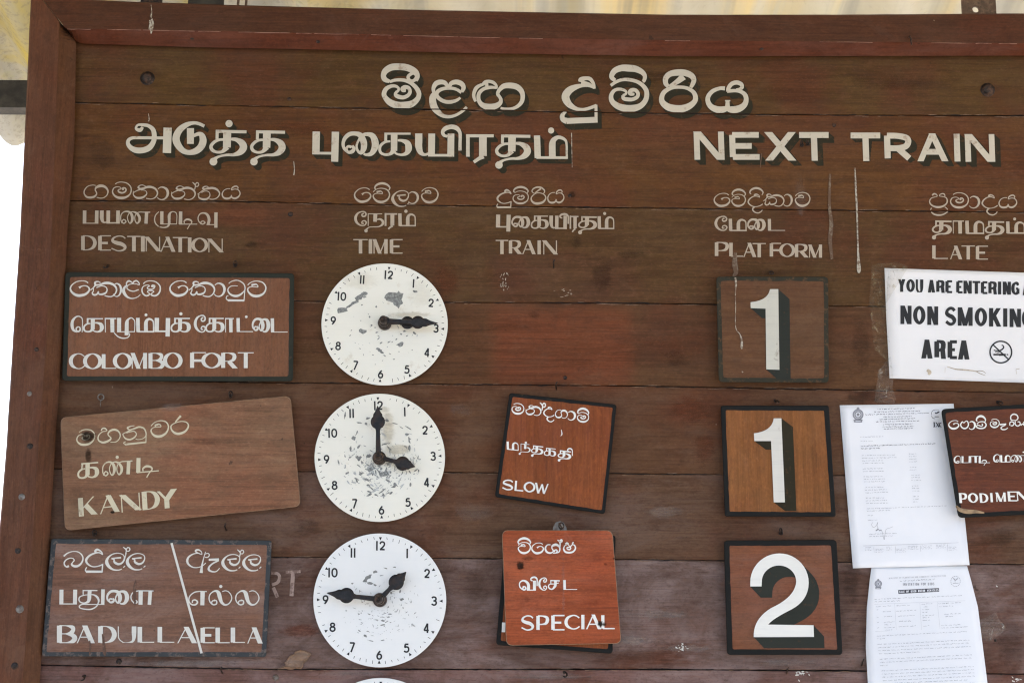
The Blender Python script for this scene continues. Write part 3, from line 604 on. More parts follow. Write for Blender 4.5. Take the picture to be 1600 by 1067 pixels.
# lettering on the boards
LB = .0014
def cut_joints(o, ji, x0, x1):
    """leave the open joint between two planks free of paint"""
    bm = bmesh.new(); bm.from_mesh(o.data); inv = root_of(o).location
    for k in range(len(J[ji]) - 1):
        pass
    n = 24; step = (x1 - x0) / n
    a = P(x0, interp(J[ji], x0)) - inv; b = P(x1, interp(J[ji], x1)) - inv
    t = (b - a).normalized(); nn = Vector((-t.z, 0, t.x)); hw = 1.0 * MM
    for s_ in (-1, 1):
        bmesh.ops.bisect_plane(bm, geom=bm.verts[:] + bm.edges[:] + bm.faces[:], plane_co=a + nn * hw * s_, plane_no=nn, dist=1e-7)
    kill = [f for f in bm.faces if abs((f.calc_center_median() - a).dot(nn)) < hw * .98]
    bmesh.ops.delete(bm, geom=kill, context='FACES'); bm.to_mesh(o.data); bm.free()
# title, Sinhala
w1, w2, w3, w4 = (580, 80, WS), (720, 90, WS), (860, 95, WS), (1020, 95, WS)
ink = Ink(LB + .0008)
direct(ink, "290,478,50 215,445,80 190,385,80 225,310,95 320,255,105 450,248,105 570,265,105 680,325,100 722,395,70 700,470,50; 640,350,50 575,400,50 600,460,50 660,465,50 710,410,60 690,350,60 640,350,50; 290,480,46 380,455,48 500,455,54 600,490,56 680,550,64 730,620,72 745,680,72 720,750,80 640,820,100 520,850,115 400,845,110 290,800,100 215,720,76 200,660,72 235,590,66 310,550,54 380,550,46 425,580,40 420,620,40 380,650,46; 380,645,46 385,690,60 430,715,66 500,725,60 570,695,58 605,640,56 585,580,56 530,565,66 490,590,70 500,615,60 540,620,40", w1)
direct(ink, "975,650,50 970,580,60 1010,510,76 1080,485,76 1150,500,66 1195,560,50; 1215,565,50 1250,505,66 1330,485,76 1410,515,76 1440,575,66 1410,640,50; 1405,650,46 1330,600,48 1230,580,50 1120,590,54 1040,630,60 1020,690,60 1070,750,60 1150,790,58 1240,795,58 1330,770,48 1390,730,36; 990,650,60 960,720,100 960,800,110 985,880,110 1040,950,90 1120,1010,60 1220,1025,50 1320,1000,44 1420,940,44 1490,875,44", w1)
direct(ink, "230,690,40 205,620,50 205,560,54 240,480,58 300,438,50 350,425,40; 345,425,50 380,385,50 440,375,50 510,395,50 555,445,40 555,490,30; 555,480,30 500,468,44 430,472,54 360,492,54 300,540,58 275,600,60 285,680,64 340,745,80 440,775,100 540,760,90 610,715,70 625,660,54 600,610,50 575,570,54 600,510,60 670,450,80 770,440,90 870,460,90 940,520,80 965,600,70 950,690,64 890,760,54 800,800,46 700,805,42 620,790,36; 380,435,70 430,430,80", w2)
direct(ink, "688,440,36 670,360,50 620,290,60 550,278,60 480,300,80 465,335,60; 480,345,70 600,375,60 680,430,30; 690,425,40 600,390,50 500,390,54 400,412,80 300,462,110 240,540,120 245,610,118 300,690,96 400,750,60 500,765,50 600,745,50 720,700,50; |710,690,46 712,965,46; |735,922,90 250,943,90; 255,943,96 195,915,80 185,860,70 220,815,46 250,808,24", w3)
direct(ink, "1010,310,56 960,270,70 960,220,80 1010,155,90 1110,118,100 1220,120,108 1330,133,100 1430,183,80 1472,245,64 1460,310,56 1440,330,46; 940,390,48 1020,335,50 1120,300,50 1230,300,54 1350,330,56 1440,390,64 1495,470,72 1500,560,76 1470,640,80 1400,710,90 1290,745,108 1170,745,108 1050,710,98 965,640,80 945,560,68 975,490,58 1030,452,50 1110,450,46 1175,480,40 1175,520,38 1130,545,40; 1130,542,46 1140,590,58 1200,605,62 1280,605,58 1350,570,58 1365,510,56 1320,460,56 1260,465,62 1240,500,70 1260,522,60 1310,525,36", w3)
direct(ink, "400,415,50 280,430,60 180,490,70 140,570,76 150,650,90 230,720,108 340,750,114 460,750,114 570,710,98 650,640,80 665,570,76 630,490,64 530,430,54 400,415,50; 240,410,56 200,350,76 205,270,84 270,210,90 380,188,100 500,193,100 600,235,90 640,300,76 620,370,66 590,420,50; 260,405,50 380,330,80 480,250,110", w4)
direct(ink, "1125,435,64 1040,435,56 930,480,64 865,560,70 860,640,76 910,720,88 1010,765,104 1110,760,96 1160,720,70 1165,620,58; 1165,620,50 1170,735,80 1230,765,104 1330,755,108 1420,700,90 1455,620,76 1440,540,70 1380,490,58 1290,470,52 1160,478,56; 1165,490,46 1180,430,62 1230,365,66 1310,343,66 1380,372,62 1390,420,54 1350,450,50 1300,460,50; |1125,627,22 1208,627,22", w4)
for o in ink.build('title_lettering', M['title'], board, ((6.5, 9.5), 9, LB, M['shade'])): cut_joints(o, 1, 600, 1170)
# title, Tamil
ink = Ink(LB + .0008)
we, wf, wg, wh, wi = (190, 175, WS), (310, 175, WS), (480, 180, WS), (620, 180, WS), (750, 180, WS)
words(ink, we, [('T_a', 70, 780, 190, 645), ('T_du', 795, 1320, 145, 670)])
words(ink, wf, [('T_tha', 170, 755, 283, 648), ('.', 478, 185, 112), ('T_tha', 805, 1355, 290, 650)])
words(ink, wg, [('T_pu', 80, 500, 258, 615), ('T_ai', 540, 1110, 270, 635), ('T_ka', 1115, 1650, 278, 635)])
words(ink, wh, [('T_ya', 285, 895, 288, 650), ('T_i', 700, 1015, 160, 560), ('T_ra', 1080, 1510, 300, 650)])
words(ink, wi, [('T_tha', 235, 790, 305, 655), ('T_ma', 840, 1370, 320, 680), ('.', 1108, 243, 96)])
ink.build('title_lettering', M['title'], board, ((6.5, 7.5), 8, LB, M['shade']))
# title, English
ink = Ink(LB + .0008); wn, wt = (1075, 195, 6.4), (1320, 195, 6.4)
kw = dict(T=.215, t=.205, lean=.035)
words(ink, wn, [('N', 55, 362, 70, 352), ('E', 415, 712, 75, 352), ('X', 765, 1085, 75, 360), ('T', 1115, 1410, 75, 362)], **kw)
words(ink, wt, [('T', 62, 358, 80, 365), ('R', 395, 690, 82, 367), ('A', 718, 1045, 88, 367), ('I', 1080, 1165, 92, 370), ('N', 1198, 1500, 95, 372)], **kw)
ink.build('title_lettering', M['title'], board, ((9, 8), 10, LB, M['shade']))
# column headings
A, B, C_, D, F6, G, H = (120, 275, WS), (240, 275, WS), (540, 275, WS), (765, 280, WS), (840, 310, WS), (1110, 285, WS), (1440, 290, WS)
ink = Ink(LB)
words(ink, A, [('ga', 105, 495, 135, 355), ('ma', 550, 850, 95, 358), ('na', 875, 1265, 140, 365), ('aa', 1255, 1435, 175, 375), ('T_pa', 95, 335, 540, 745), ('T_ya', 360, 668, 540, 745), ('T_nna', 680, 1145, 550, 745), ('T_mu', 1210, 1565, 555, 755)])
words(ink, B, [('na', 275, 655, 155, 375), ('hal', 605, 710, 98, 200), ('ta', 685, 1030, 160, 375), ('ya', 1062, 1355, 195, 370), ('T_di', 390, 680, 555, 755), ('T_vu', 690, 1000, 570, 765)])
words(ink, (120, 360, 6.667), [('D', 45, 212, 52, 210), ('E', 222, 355, 52, 212), ('S', 355, 515, 55, 218), ('T', 525, 665, 58, 220), ('I', 668, 708, 60, 222), ('N', 715, 868, 68, 220), ('A', 868, 1035, 68, 224), ('T', 1000, 1155, 70, 228), ('I', 1155, 1197, 75, 230), ('O', 1198, 1362, 78, 228), ('N', 1368, 1520, 88, 230)])
ink.build('heading_lettering', M['heading'], board)
ink = Ink(LB)
words(ink, C_, [('e', 135, 395, 185, 420), ('va', 420, 690, 190, 420), ('icap', 450, 695, 110, 225), ('la', 720, 985, 225, 480), ('aa', 980, 1140, 250, 435), ('va', 1175, 1445, 180, 425), ('T_ee', 140, 330, 555, 775), ('T_na', 345, 600, 585, 780), ('T_ra', 610, 805, 580, 780), ('T_ma', 820, 1095, 585, 785), ('.', 940, 552, 52),
    ('T', 120, 345, 985, 1210), ('I', 360, 415, 985, 1212), ('M', 435, 668, 985, 1212), ('E', 688, 888, 985, 1212)])
ink.build('heading_lettering', M['heading'], board)
ink = Ink(LB)
words(ink, D, [('du', 110, 340, 165, 385), ('ma', 360, 605, 185, 390), ('icap', 370, 605, 118, 222), ('ri', 640, 880, 120, 390), ('ya', 900, 1165, 205, 385), ('T_pu', 100, 330, 555, 755), ('T_ai', 340, 630, 580, 765), ('T_ka', 645, 930, 570, 775), ('T_ya', 935, 1200, 570, 780), ('T_i', 1090, 1240, 535, 700), ('T_ra', 1250, 1385, 570, 775),
    ('T', 95, 290, 948, 1168), ('R', 300, 505, 950, 1168), ('A', 505, 728, 952, 1170), ('I', 745, 800, 955, 1172), ('N', 832, 1050, 955, 1175)])
words(ink, F6, [('T_tha', 630, 925, 280, 465), ('T_ma', 935, 1195, 280, 480), ('.', 1045, 238, 48)])
ink.build('heading_lettering', M['heading'], board)
ink = Ink(LB)
words(ink, G, [('e', 55, 305, 170, 385), ('va', 325, 550, 185, 380), ('icap', 335, 550, 108, 215), ('da', 585, 815, 180, 380), ('icap', 610, 825, 85, 195), ('ka', 830, 1150, 185, 375), ('aa', 1140, 1280, 190, 375), ('va', 1315, 1555, 155, 380), ('T_ee', 70, 265, 530, 750), ('T_ma', 285, 565, 570, 760), ('T_ai', 575, 860, 570, 755), ('T_da', 890, 1165, 570, 760)])
words(ink, (1110, 360, 8.42), [('P', 58, 238, 152, 345), ('L', 248, 430, 158, 348), ('A', 430, 612, 165, 352), ('T', 555, 730, 168, 355), ('F', 780, 930, 165, 352), ('O', 912, 1108, 172, 352), ('R', 1112, 1292, 178, 358), ('M', 1298, 1478, 188, 360)])
ink.build('heading_lettering', M['heading'], board)
ink = Ink(LB)
words(ink, H, [('pra', 120, 410, 120, 350), ('ma', 445, 730, 112, 355), ('aa', 745, 910, 170, 355), ('da', 940, 1185, 140, 355), ('ya', 1200, 1490, 185, 360), ('T_tha', 160, 470, 545, 740), ('T_aa', 485, 660, 545, 750), ('T_ma', 680, 975, 550, 755), ('T_tha', 985, 1290, 555, 745), ('T_ma', 1315, 1610, 560, 750), ('.', 1450, 522, 46),
    ('L', 165, 410, 925, 1145), ('A', 440, 642, 938, 1150), ('T', 622, 832, 935, 1152), ('E', 845, 1035, 938, 1155)])
ink.build('heading_lettering', M['heading'], board)
ink = Ink(LB)
direct(ink, "330,180,26 380,185,24 396,215,26 380,255,26 335,275,24; |345,295,28 380,375,28; |445,173,26 565,167,22; |505,172,32 492,365,32", (360, 860, 5.155))
ink.build('old_lettering', M['faded'], board)

# drips, stains, scrapes
ink = Ink(LB + .0006)
for s in ["1297,272,3 1296,320,4 1299,350,6 1297,375,6 1300,405,4"]: direct(ink, s, (0, 0, 1))
direct(ink, "1149,395,5 1148,412,8 1150,425,7 1146,432,4; 1190,240,2 1188,262,1", (0, 0, 1))
ink.build('water_stain', M['dropf'], board)
ink = Ink(LB + .0007)
direct(ink, "1336,262,1.5 1337,290,3 1339,330,3 1340,370,2.5 1341,400,4 1342,420,7 1342,427,3; 459,252,1 460,266,1.6 459,274,2.2; 232,178,.8 233,186,1.5 232,190,2.4; 893,208,1.6 894,262,.8", (0, 0, 1), .9)
for _ in range(22):
    x, y = random.gauss(789, 4), random.gauss(438, 9); ink.stroke('c', [(x, y, .4), (x + random.uniform(-1, 1), y + 1.5, random.uniform(.6, 1.8)), (x + random.uniform(-1, 1), y + 3, .4)])
for _ in range(12):
    x, y = random.gauss(882, 8), random.gauss(460, 4); ink.stroke('c', [(x, y, .4), (x + 1.5, y + random.uniform(-1, 1), random.uniform(.5, 1.4)), (x + 3, y, .4)])
ink.build('white_drip', M['drop'], board)
ink = Ink(FD + .0003)
direct(ink, "236,8,.8 237,18,1.5 236,28,2.5; 234,32,2 235,40,4 233,47,2; 237,30,3 239,38,3 237,46,4 236,53,1.5; 1460,32,2 1459,33,2.5", (0, 0, 1)); ink.build('white_drip', M['drop'], rail)
ink = Ink(.003)
random.seed(11)
for (cx, cy, n, sp) in [(1250, 1050, 22, 8), (1062, 1011, 14, 7), (1588, 1062, 12, 6), (1555, 915, 2, 2)]:
    for _ in range(n):
        x, y = cx + random.gauss(0, sp * .6), cy + random.gauss(0, min(sp, 8) * .4); a = random.uniform(-.2, .9 if sp < 10 else .1); l = random.uniform(1, 5)
        ink.stroke('c', [(x, y, .3), (x + l * .5 * math.cos(a), y + l * .5 * math.sin(a), random.uniform(.6, 2.2)), (x + l * math.cos(a), y + l * math.sin(a), .3)])
ink.build('paint_scrape', M['white'], board)
# split-out splinter of bare wood at the joint
random.seed(9)
pts = [(448, 1031), (452, 1024), (458, 1022), (461, 1017), (469, 1014.5), (477, 1016), (487, 1021), (483, 1027), (479, 1032), (475, 1035), (474, 1040), (471, 1045), (462, 1044), (456, 1046), (444, 1044.5), (433, 1045), (441, 1041), (447, 1039), (444, 1035)]
cen = (464, 1030); mb = MB(); n = len(pts)
def shr(f, d, j): return [P(cen[0] + (x - cen[0]) * f + random.uniform(-j, j), cen[1] + (y - cen[1]) * f + random.uniform(-j, j), d) for x, y in pts]
mb.add(shr(1, .0004, 0) + shr(.93, .0042, .3) + shr(.72, .0016, 1.2) + shr(.35, .0028, 1.5) + [P(*cen, .0012)], [(r_ * n + k, r_ * n + (k + 1) % n, (r_ + 1) * n + (k + 1) % n, (r_ + 1) * n + k) for r_ in range(3) for k in range(n)] + [(3 * n + k, 3 * n + (k + 1) % n, 4 * n) for k in range(n)])
mb.build('bare_splinter', M['raw'], board)
# hooks and eyes
def ring(mb, c, r, th, tilt=0.0, n=14):
    mb.tube([c + Vector((math.cos(2 * math.pi * k / n) * r * math.cos(tilt), math.cos(2 * math.pi * k / n) * r * math.sin(tilt), math.sin(2 * math.pi * k / n) * r)) for k in range(n)], th, 6, True)
def hook(x, y, style):
    mb = MB(); c = P(x, y, 0); u = MM
    if style == 'eye':
        mb.tube([c + Vector((0, .01, 0)), c + Vector((0, -.007, 0))], .0016, 6); ring(mb, c + Vector((0, -.012, 0)), 4.6 * u, 1.0 * u, .5)
        mb.tube([c + Vector((0, -.012, -4 * u)), c + Vector((.2 * u, -.012, -10 * u)), c + Vector((0, -.011, -15 * u))], [.9 * u, .8 * u, .4 * u], 6); m_ = M['zinc']
    elif style == 'cup':
        mb.tube([c + Vector((0, .01, 0)), c + Vector((0, -.007, 0))], 1.3 * u, 6)
        k0 = random.uniform(-.5, .5); mb.tube([c + Vector((math.sin(k0 + a * .45) * 3.4 * u, -.007 - (1 - math.cos(a * .45)) * .006, -3.0 * u + math.cos(k0 + a * .45) * 3.2 * u)) for a in range(11)], [1.25 * u] * 9 + [1.0 * u, .6 * u], 7)
        mb.lathe(c, [(2.8 * u, -.001), (2.6 * u, .0006), (1.4 * u, .0016)], 10); m_ = M['iron']
    elif style == 'nail':
        mb.tube([c + Vector((0, .01, 0)), c + Vector((0, -.006, 1.5 * u)), c + Vector((-1 * u, -.016, 6 * u)), c + Vector((1 * u, -.019, 10 * u))], 1.2 * u, 6); m_ = M['iron']
    elif style == 'eye2':
        mb.tube([c + Vector((0, .01, 0)), c + Vector((0, -.007, 0))], .0016, 6); ring(mb, c + Vector((0, -.011, 1.5 * u)), 3.6 * u, 1.0 * u, .9)
        ring(mb, c + Vector((0, -.012, -2 * u)), 2.6 * u, .9 * u, -.4); m_ = M['iron']
    return mb.build('hook', m_, board, True)
for x, y, s in [(168.5, 416, 'cup'), (369, 415, 'eye2'), (160, 622, 'eye'), (362, 618, 'eye2'), (150, 834, 'eye2'), (354, 829, 'nail'), (1203, 426, 'cup'), (1211.6, 626, 'cup'), (1218.5, 831, 'eye2'), (869, 609, 'nail'),
                (1559, 628, 'cup'), (865, 419, 'nail'), (1229, 1052, 'nail'), (132, 1056, 'cup'), (348, 1052, 'nail'), (1251, 228, 'eye2'), (1260, 227, 'eye2'), (882, 1050, 'cup'), (1346, 1040, 'nail')]:
    hook(x, y, s)
mb = MB(); c = P(1420, 60, FD); mb.tube([c + Vector((0, .01, 0)), c + Vector((0, -.008, 0)), c + Vector((1 * MM, -.012, -6 * MM)), c + Vector((2 * MM, -.008, -15 * MM))], [1.6 * MM, 1.6 * MM, 1.4 * MM, 1.2 * MM], 6); mb.build('hook', M['iron'], rail, True)
for (x, y, r_) in [(430.7, 1058, 4.6), (186, 1033, 4.2), (883, 590, 3), (452, 155, 3), (1303, 196, 3.2), (454, 335, 4), (890, 306, 3), (1555, 1000, 2)]:
    mb = MB(); mb.lathe(P(x, y, 0), [(r_ * MM * 1.1, -.002), (r_ * MM, .0012), (r_ * .6 * MM, .002)], 14); mb.build('nail_head', M['zinc'] if y > 1050 else M['iron'], board, True)

# handling marks, old grease, wiped patches; low pale ones also paint in sky sheen
for q in [(894, 306, 7, 8, 'dark', 0.50), (395, 383, 16, 8, 'dark', 0.37), (940, 430, 22, 34, 'dark', 0.31), (985, 398, 30, 8, 'dark', 0.28), (835, 492, 12, 9, 'dark', 0.31), (1350, 620, 40, 22, 'dark', 0.31), (1330, 680, 16, 50, 'dark', 0.31), (1330, 900, 18, 60, 'dark', 0.28), (900, 380, 10, 14, 'dark', 0.31),
          (390, 640, 60, 16, 'rust', .5), (700, 440, 26, 30, 'rust', .4), (1080, 640, 40, 26, 'rust', .45), (1060, 560, 26, 18, 'dark', 0.25), (1345, 540, 20, 50, 'dark', 0.25), (1250, 310, 12, 40, 'pale', 0.12), (1040, 800, 40, 12, 'pale', 0.19), (1030, 960, 60, 9, 'pale', 0.28), (985, 1000, 50, 10, 'pale', 0.33), (1070, 1012, 50, 8, 'pale', 0.28), (1225, 1035, 60, 7, 'pale', 0.28),
          (470, 985, 40, 14, 'rust', .5), (740, 800, 40, 20, 'pale', 0.12), (745, 930, 26, 50, 'dark', 0.22), (480, 820, 26, 16, 'dark', 0.22), (290, 1036, 120, 6, 'pale', 0.33), (560, 1052, 60, 5, 'pale', 0.17), (860, 1056, 90, 6, 'pale', 0.22), (1580, 1000, 30, 50, 'dark', 0.25), (1560, 840, 40, 20, 'dark', 0.25), (160, 240, 30, 30, 'dark', 0.19), (470, 200, 60, 14, 'rust', .3), (1000, 120, 120, 14, 'dark', 0.19), (1400, 130, 90, 16, 'dark', 0.22), (720, 640, 24, 12, 'pale', 0.10), (1100, 700, 20, 30, 'rust', .4)]:
    smudge(*q[:4], .0010, board, *q[4:])
# joints: chipped paint and splits along the plank edges
random.seed(77)
for j in range(1, 8):
    dk, pl = Ink(.0009), Ink(.0011)
    x = 95
    while x < 1640:
        l = random.uniform(6, 26); y = interp(J[j], x + l / 2)
        if random.random() < .46:
            o_ = random.uniform(-1.1, 1.0); dk.stroke('c', [(x, y + o_, .3), (x + l * .3, y + o_ + random.uniform(-.6, .6), random.uniform(.4, 1.3)), (x + l * .7, y + o_ + random.uniform(-.6, .6), random.uniform(.4, 1.5)), (x + l, y + o_, .3)])
        if random.random() < .40:
            o_ = random.choice([-1.4, 1.5, 1.7]) + random.uniform(-.3, .5); pl.stroke('c', [(x, y + o_, .3), (x + l * .4, y + o_ + random.uniform(-.5, .5), random.uniform(.4, 1.2)), (x + l, y + o_, .3)])
        x += l * random.uniform(.5, .9)
    dk.build('joint_crack', M['back'], board); pl.build('joint_crack', M['jchip'], board)

# ================================================================== hanging plaques
def outline(cs, r, n=6, wob=0.0, seed=0):
    out = []
    for i in range(4):
        p0, p, p1 = Vector(cs[i - 1]), Vector(cs[i]), Vector(cs[(i + 1) % 4])
        a = p + (p0 - p).normalized() * r; b = p + (p1 - p).normalized() * r
        for k in range(n + 1):
            u = k / n; out.append((1 - u) ** 2 * a + 2 * u * (1 - u) * p + u * u * b)
        e = p1 + (p - p1).normalized() * r
        m = 14
        for k in range(1, m): out.append(b + (e - b) * (k / m))
    if wob: out = [q + Vector((noise.noise(Vector((q.x * .07, q.y * .07, seed))), noise.noise(Vector((q.x * .07, q.y * .07, seed + 9))))) * wob for q in out]
    return out
def inset(cs, d):
    cs = [Vector(c) for c in cs]; ctr = sum(cs, Vector((0, 0))) / 4; out = []
    for i in range(4):
        e0 = (cs[i] - cs[i - 1]).normalized(); e1 = (cs[(i + 1) % 4] - cs[i]).normalized()
        n0 = Vector((-e0.y, e0.x)); n1 = Vector((-e1.y, e1.x))
        out.append(cs[i] + (n0 + n1) * d)
    return out
def plaque(name, cs, label, cat, group, mat, border=None, bw=8, r=7, df=.021, db=.009, seed=0):
    ctr = sum((Vector(c) for c in cs), Vector((0, 0))) / 4
    t = empty(name, P(ctr.x, ctr.y, db), label, cat, group)
    o1 = outline(cs, r); o0 = outline(inset(cs, .9), r); n = len(o1)
    side = [P(q.x, q.y, db) for q in o1] + [P(q.x, q.y, df - .0016) for q in o1] + [P(q.x, q.y, df) for q in o0]
    sf = [(k, n + k, n + (k + 1) % n, (k + 1) % n) for k in range(n)] + [(n + k, 2 * n + k, 2 * n + (k + 1) % n, n + (k + 1) % n) for k in range(n)]
    back = [tuple(range(n))[::-1]]
    if border is None:
        v = side; pn = mk('panel', v + [], sf + back + [tuple(2 * n + k for k in range(n))], [mat, M['edge']], t)
        for p in pn.data.polygons[:n * 2]: p.material_index = 1
    else:
        oi_ = outline(inset(cs, bw), max(1.5, r * .5), wob=.9, seed=seed)
        v = side + [P(q.x, q.y, df + .0001) for q in oi_]
        mk('border', v, sf + back + [(2 * n + k, 3 * n + k, 3 * n + (k + 1) % n, 2 * n + (k + 1) % n) for k in range(n)], border, t)
        oo = outline(inset(cs, bw - 1.2), max(2, r * .6)); mk('panel', [P(q.x, q.y, df - .0003) for q in oo], [tuple(range(n))], mat, t)
    return t
GD = 'hanging wooden plaques'
LP_ = .0213
p1 = plaque('destination_plaque', [(102, 425), (460, 427), (458, 596), (97, 595)], 'brown plaque with dark green border lettered COLOMBO FORT, hung below DESTINATION', 'plaque', 'destination plaques', M['pl_col'], M['bd_green'], 7.5, 7)
I_, J_, K3 = (100, 425, WS), (240, 425, WS), (300, 460, WS)
ink = Ink(LP_)
words(ink, I_, [('e', 95, 400, 135, 385), ('ka', 415, 825, 150, 385), ('aa', 770, 900, 180, 385), ('lla', 910, 1190, 130, 415), ('mba', 1210, 1505, 135, 380), ('T_e', 105, 295, 690, 940), ('T_ka', 300, 632, 720, 940), ('T_aa', 635, 815, 715, 940), ('T_zhu', 830, 1105, 715, 940), ('T_ma', 1125, 1405, 715, 940), ('.', 1278, 668, 46)])
words(ink, J_, [('e', 250, 535, 135, 385), ('ka', 555, 955, 150, 385), ('aa', 945, 1120, 175, 385), ('tu', 1150, 1430, 130, 385), ('va', 1455, 1755, 138, 390), ('T_pu', 15, 260, 715, 935), ('T_ka', 268, 590, 715, 940), ('.', 425, 652, 50), ('T_ee', 635, 815, 675, 935), ('T_ka', 810, 1115, 715, 940), ('T_aa', 1115, 1250, 715, 940), ('T_da', 1290, 1550, 715, 940), ('.', 1445, 698, 42)])
words(ink, K3, [('T_ai', 935, 1215, 370, 590), ('T_da', 1225, 1490, 370, 598)])
words(ink, (100, 535, 5), [('C', 45, 165, 85, 207), ('O', 155, 292, 85, 208), ('L', 295, 408, 88, 205), ('O', 388, 527, 82, 208), ('M', 530, 655, 82, 205), ('B', 660, 780, 80, 205), ('O', 780, 920, 78, 205), ('F', 985, 1110, 76, 202), ('O', 1078, 1230, 80, 202), ('R', 1228, 1357, 78, 202), ('T', 1358, 1482, 77, 200)], T=.25, t=.06)
ink.build('lettering', M['white'], p1)
p2 = plaque('destination_plaque', [(94, 652), (454, 618), (470, 791), (101, 829)], 'tilted pale brown plaque without a border lettered KANDY, hung crooked below the COLOMBO FORT plaque', 'plaque', 'destination plaques', M['pl_kan'], None, r=11)
K_ = (110, 640, 8); ink = Ink(LP_)
words(ink, K_, [('ma', 75, 305, 258, 458)], slope=-.11)
direct(ink, "385,262,14 400,235,18 430,232,20 455,255,14 440,268,10 400,275,12 360,310,14 345,350,16 355,385,18 400,408,26 450,400,28 495,375,24 505,350,18 480,325,14 470,300,16 495,265,24 545,248,28 595,265,22 622,310,16 612,360,12 570,400,12 500,405,10; 800,200,10 760,205,12 715,225,24 740,250,14 800,235,20 860,215,22 920,235,20 945,290,16 940,330,12 905,360,10 850,372,10 815,365,10; 760,250,20 700,280,12 660,300,12 660,320,12 690,360,20 745,372,22 800,345,18 825,305,14 800,270,12 760,272,12 700,290,10; |947,280,12 944,412,12; |946,405,20 680,434,24; 690,434,18 665,415,14 690,396,10; 1310,165,12 1260,200,16 1265,250,20 1310,292,30 1370,298,32 1440,265,26 1475,205,20 1455,160,14 1390,145,12 1310,165,12; 1310,155,14 1380,75,30", K_, .95)
words(ink, K_, [('va', 1000, 1230, 148, 358)], slope=-.12)
words(ink, K_, [('T_ka', 90, 368, 672, 866), ('T_nna', 400, 775, 655, 832), ('T_di', 820, 1105, 605, 788)], slope=-.085)
dot(ink, 585, 592, 40, K_)
KN = (80, 600, 4)
words(ink, KN, [('K', 170, 292, 712, 828), ('A', 300, 432, 698, 812), ('N', 435, 555, 690, 802), ('D', 568, 678, 672, 788), ('Y', 665, 790, 668, 782)], slope=-.115, lean=.06, T=.27, t=.06)
ink.build('lettering', M['kcream'], p2)
smudge(137, 683, 15, 13, LP_ + .0005, p2, 'dark', .85); smudge(138, 712, 6, 14, LP_ + .0005, p2, 'dark', .6); smudge(176, 800, 4, 2.6, LP_ + .0005, p2, 'dark', .95)
for q in [(320, 690, 30, 8, 'dark', 0.15), (400, 640, 40, 12, 'dark', 0.12), (300, 800, 60, 7, 'dark', 0.14), (120, 780, 16, 30, 'dark', 0.12), (270, 636, 30, 9, 'pale', 0.17)]: smudge(*q[:4], LP_ + .0003, p2, *q[4:])
p3 = plaque('destination_plaque', [(80, 841), (425, 844), (416, 1026), (65, 1025)], 'brown plaque with blue-grey border split by a white slash, lettered BADULLA and ELLA', 'plaque', 'destination plaques', M['pl_bad'], M['bd_blue'], 7.5, 5)
L_, M_ = (80, 845, WS), (270, 845, WS); ink = Ink(LP_)
direct(ink, "195,235,24 250,190,20 330,162,14 410,165,16 470,205,20 495,265,22 475,335,26 420,385,34 360,390,36 320,365,30 330,335,16 358,300,18 340,270,14 290,265,16 235,290,20 205,330,22 210,375,22 245,400,26 275,385,36", L_)
words(ink, L_, [('du', 530, 808, 125, 405), ('la', 850, 1145, 180, 455), ('hal', 1120, 1235, 90, 190), ('la', 1172, 1462, 185, 450), ('T_pa', 130, 400, 755, 985), ('T_thu', 435, 830, 755, 985), ('T_ai', 860, 1212, 765, 985), ('T_lla', 1240, 1595, 770, 990)])
direct(ink, "1170,185,14 1150,260,14 1140,310,12", L_)
direct(ink, "455,205,14 445,165,14 400,135,24 360,145,30 365,170,22 440,205,10; 455,210,10 400,190,12 320,200,18 250,245,28 225,305,36 245,360,30 310,405,18 390,410,14 460,385,14 515,340,14; 510,165,10 480,270,16 455,380,28 442,495,50; 490,205,12 545,190,14 570,215,16 545,250,18 500,250,14; |560,290,34 720,286,38; 715,300,24 620,350,24 565,405,28 565,450,34 620,475,22 680,470,16 730,420,12; 1045,215,14 1040,280,14", M_)
words(ink, M_, [('la', 765, 1048, 200, 465), ('hal', 1005, 1112, 130, 230), ('la', 1090, 1372, 205, 465), ('T_ey', 250, 530, 775, 998), ('T_la', 560, 920, 775, 998), ('.', 748, 705, 50), ('T_la', 975, 1345, 775, 998)])
BW = (80, 960, 4.706)
words(ink, BW, [('B', 42, 182, 75, 208), ('A', 185, 327, 78, 208), ('D', 345, 482, 80, 208), ('U', 490, 632, 85, 205), ('L', 635, 757, 85, 205), ('L', 782, 905, 85, 205), ('A', 925, 1078, 88, 208), ('E', 1098, 1202, 92, 208), ('L', 1208, 1312, 90, 208), ('L', 1320, 1425, 90, 206), ('A', 1440, 1560, 92, 210)], T=.28, t=.06)
direct(ink, "|268,848,3.6 315,1020,3.8", (0, 0, 1))
ink.build('lettering', M['white'], p3)
ink = Ink(LP_ + .0004); direct(ink, "140,1000,2 141,1010,3 140,1022,2; 160,990,2 162,1005,4 163,1018,5 164,1024,2; 212,905,2 210,922,5 211,945,2", (0, 0, 1)); ink.build('stain', paint('brown_stain', (.10, .05, .03), (.2, .1, .06), .7, thr=.5), p3)

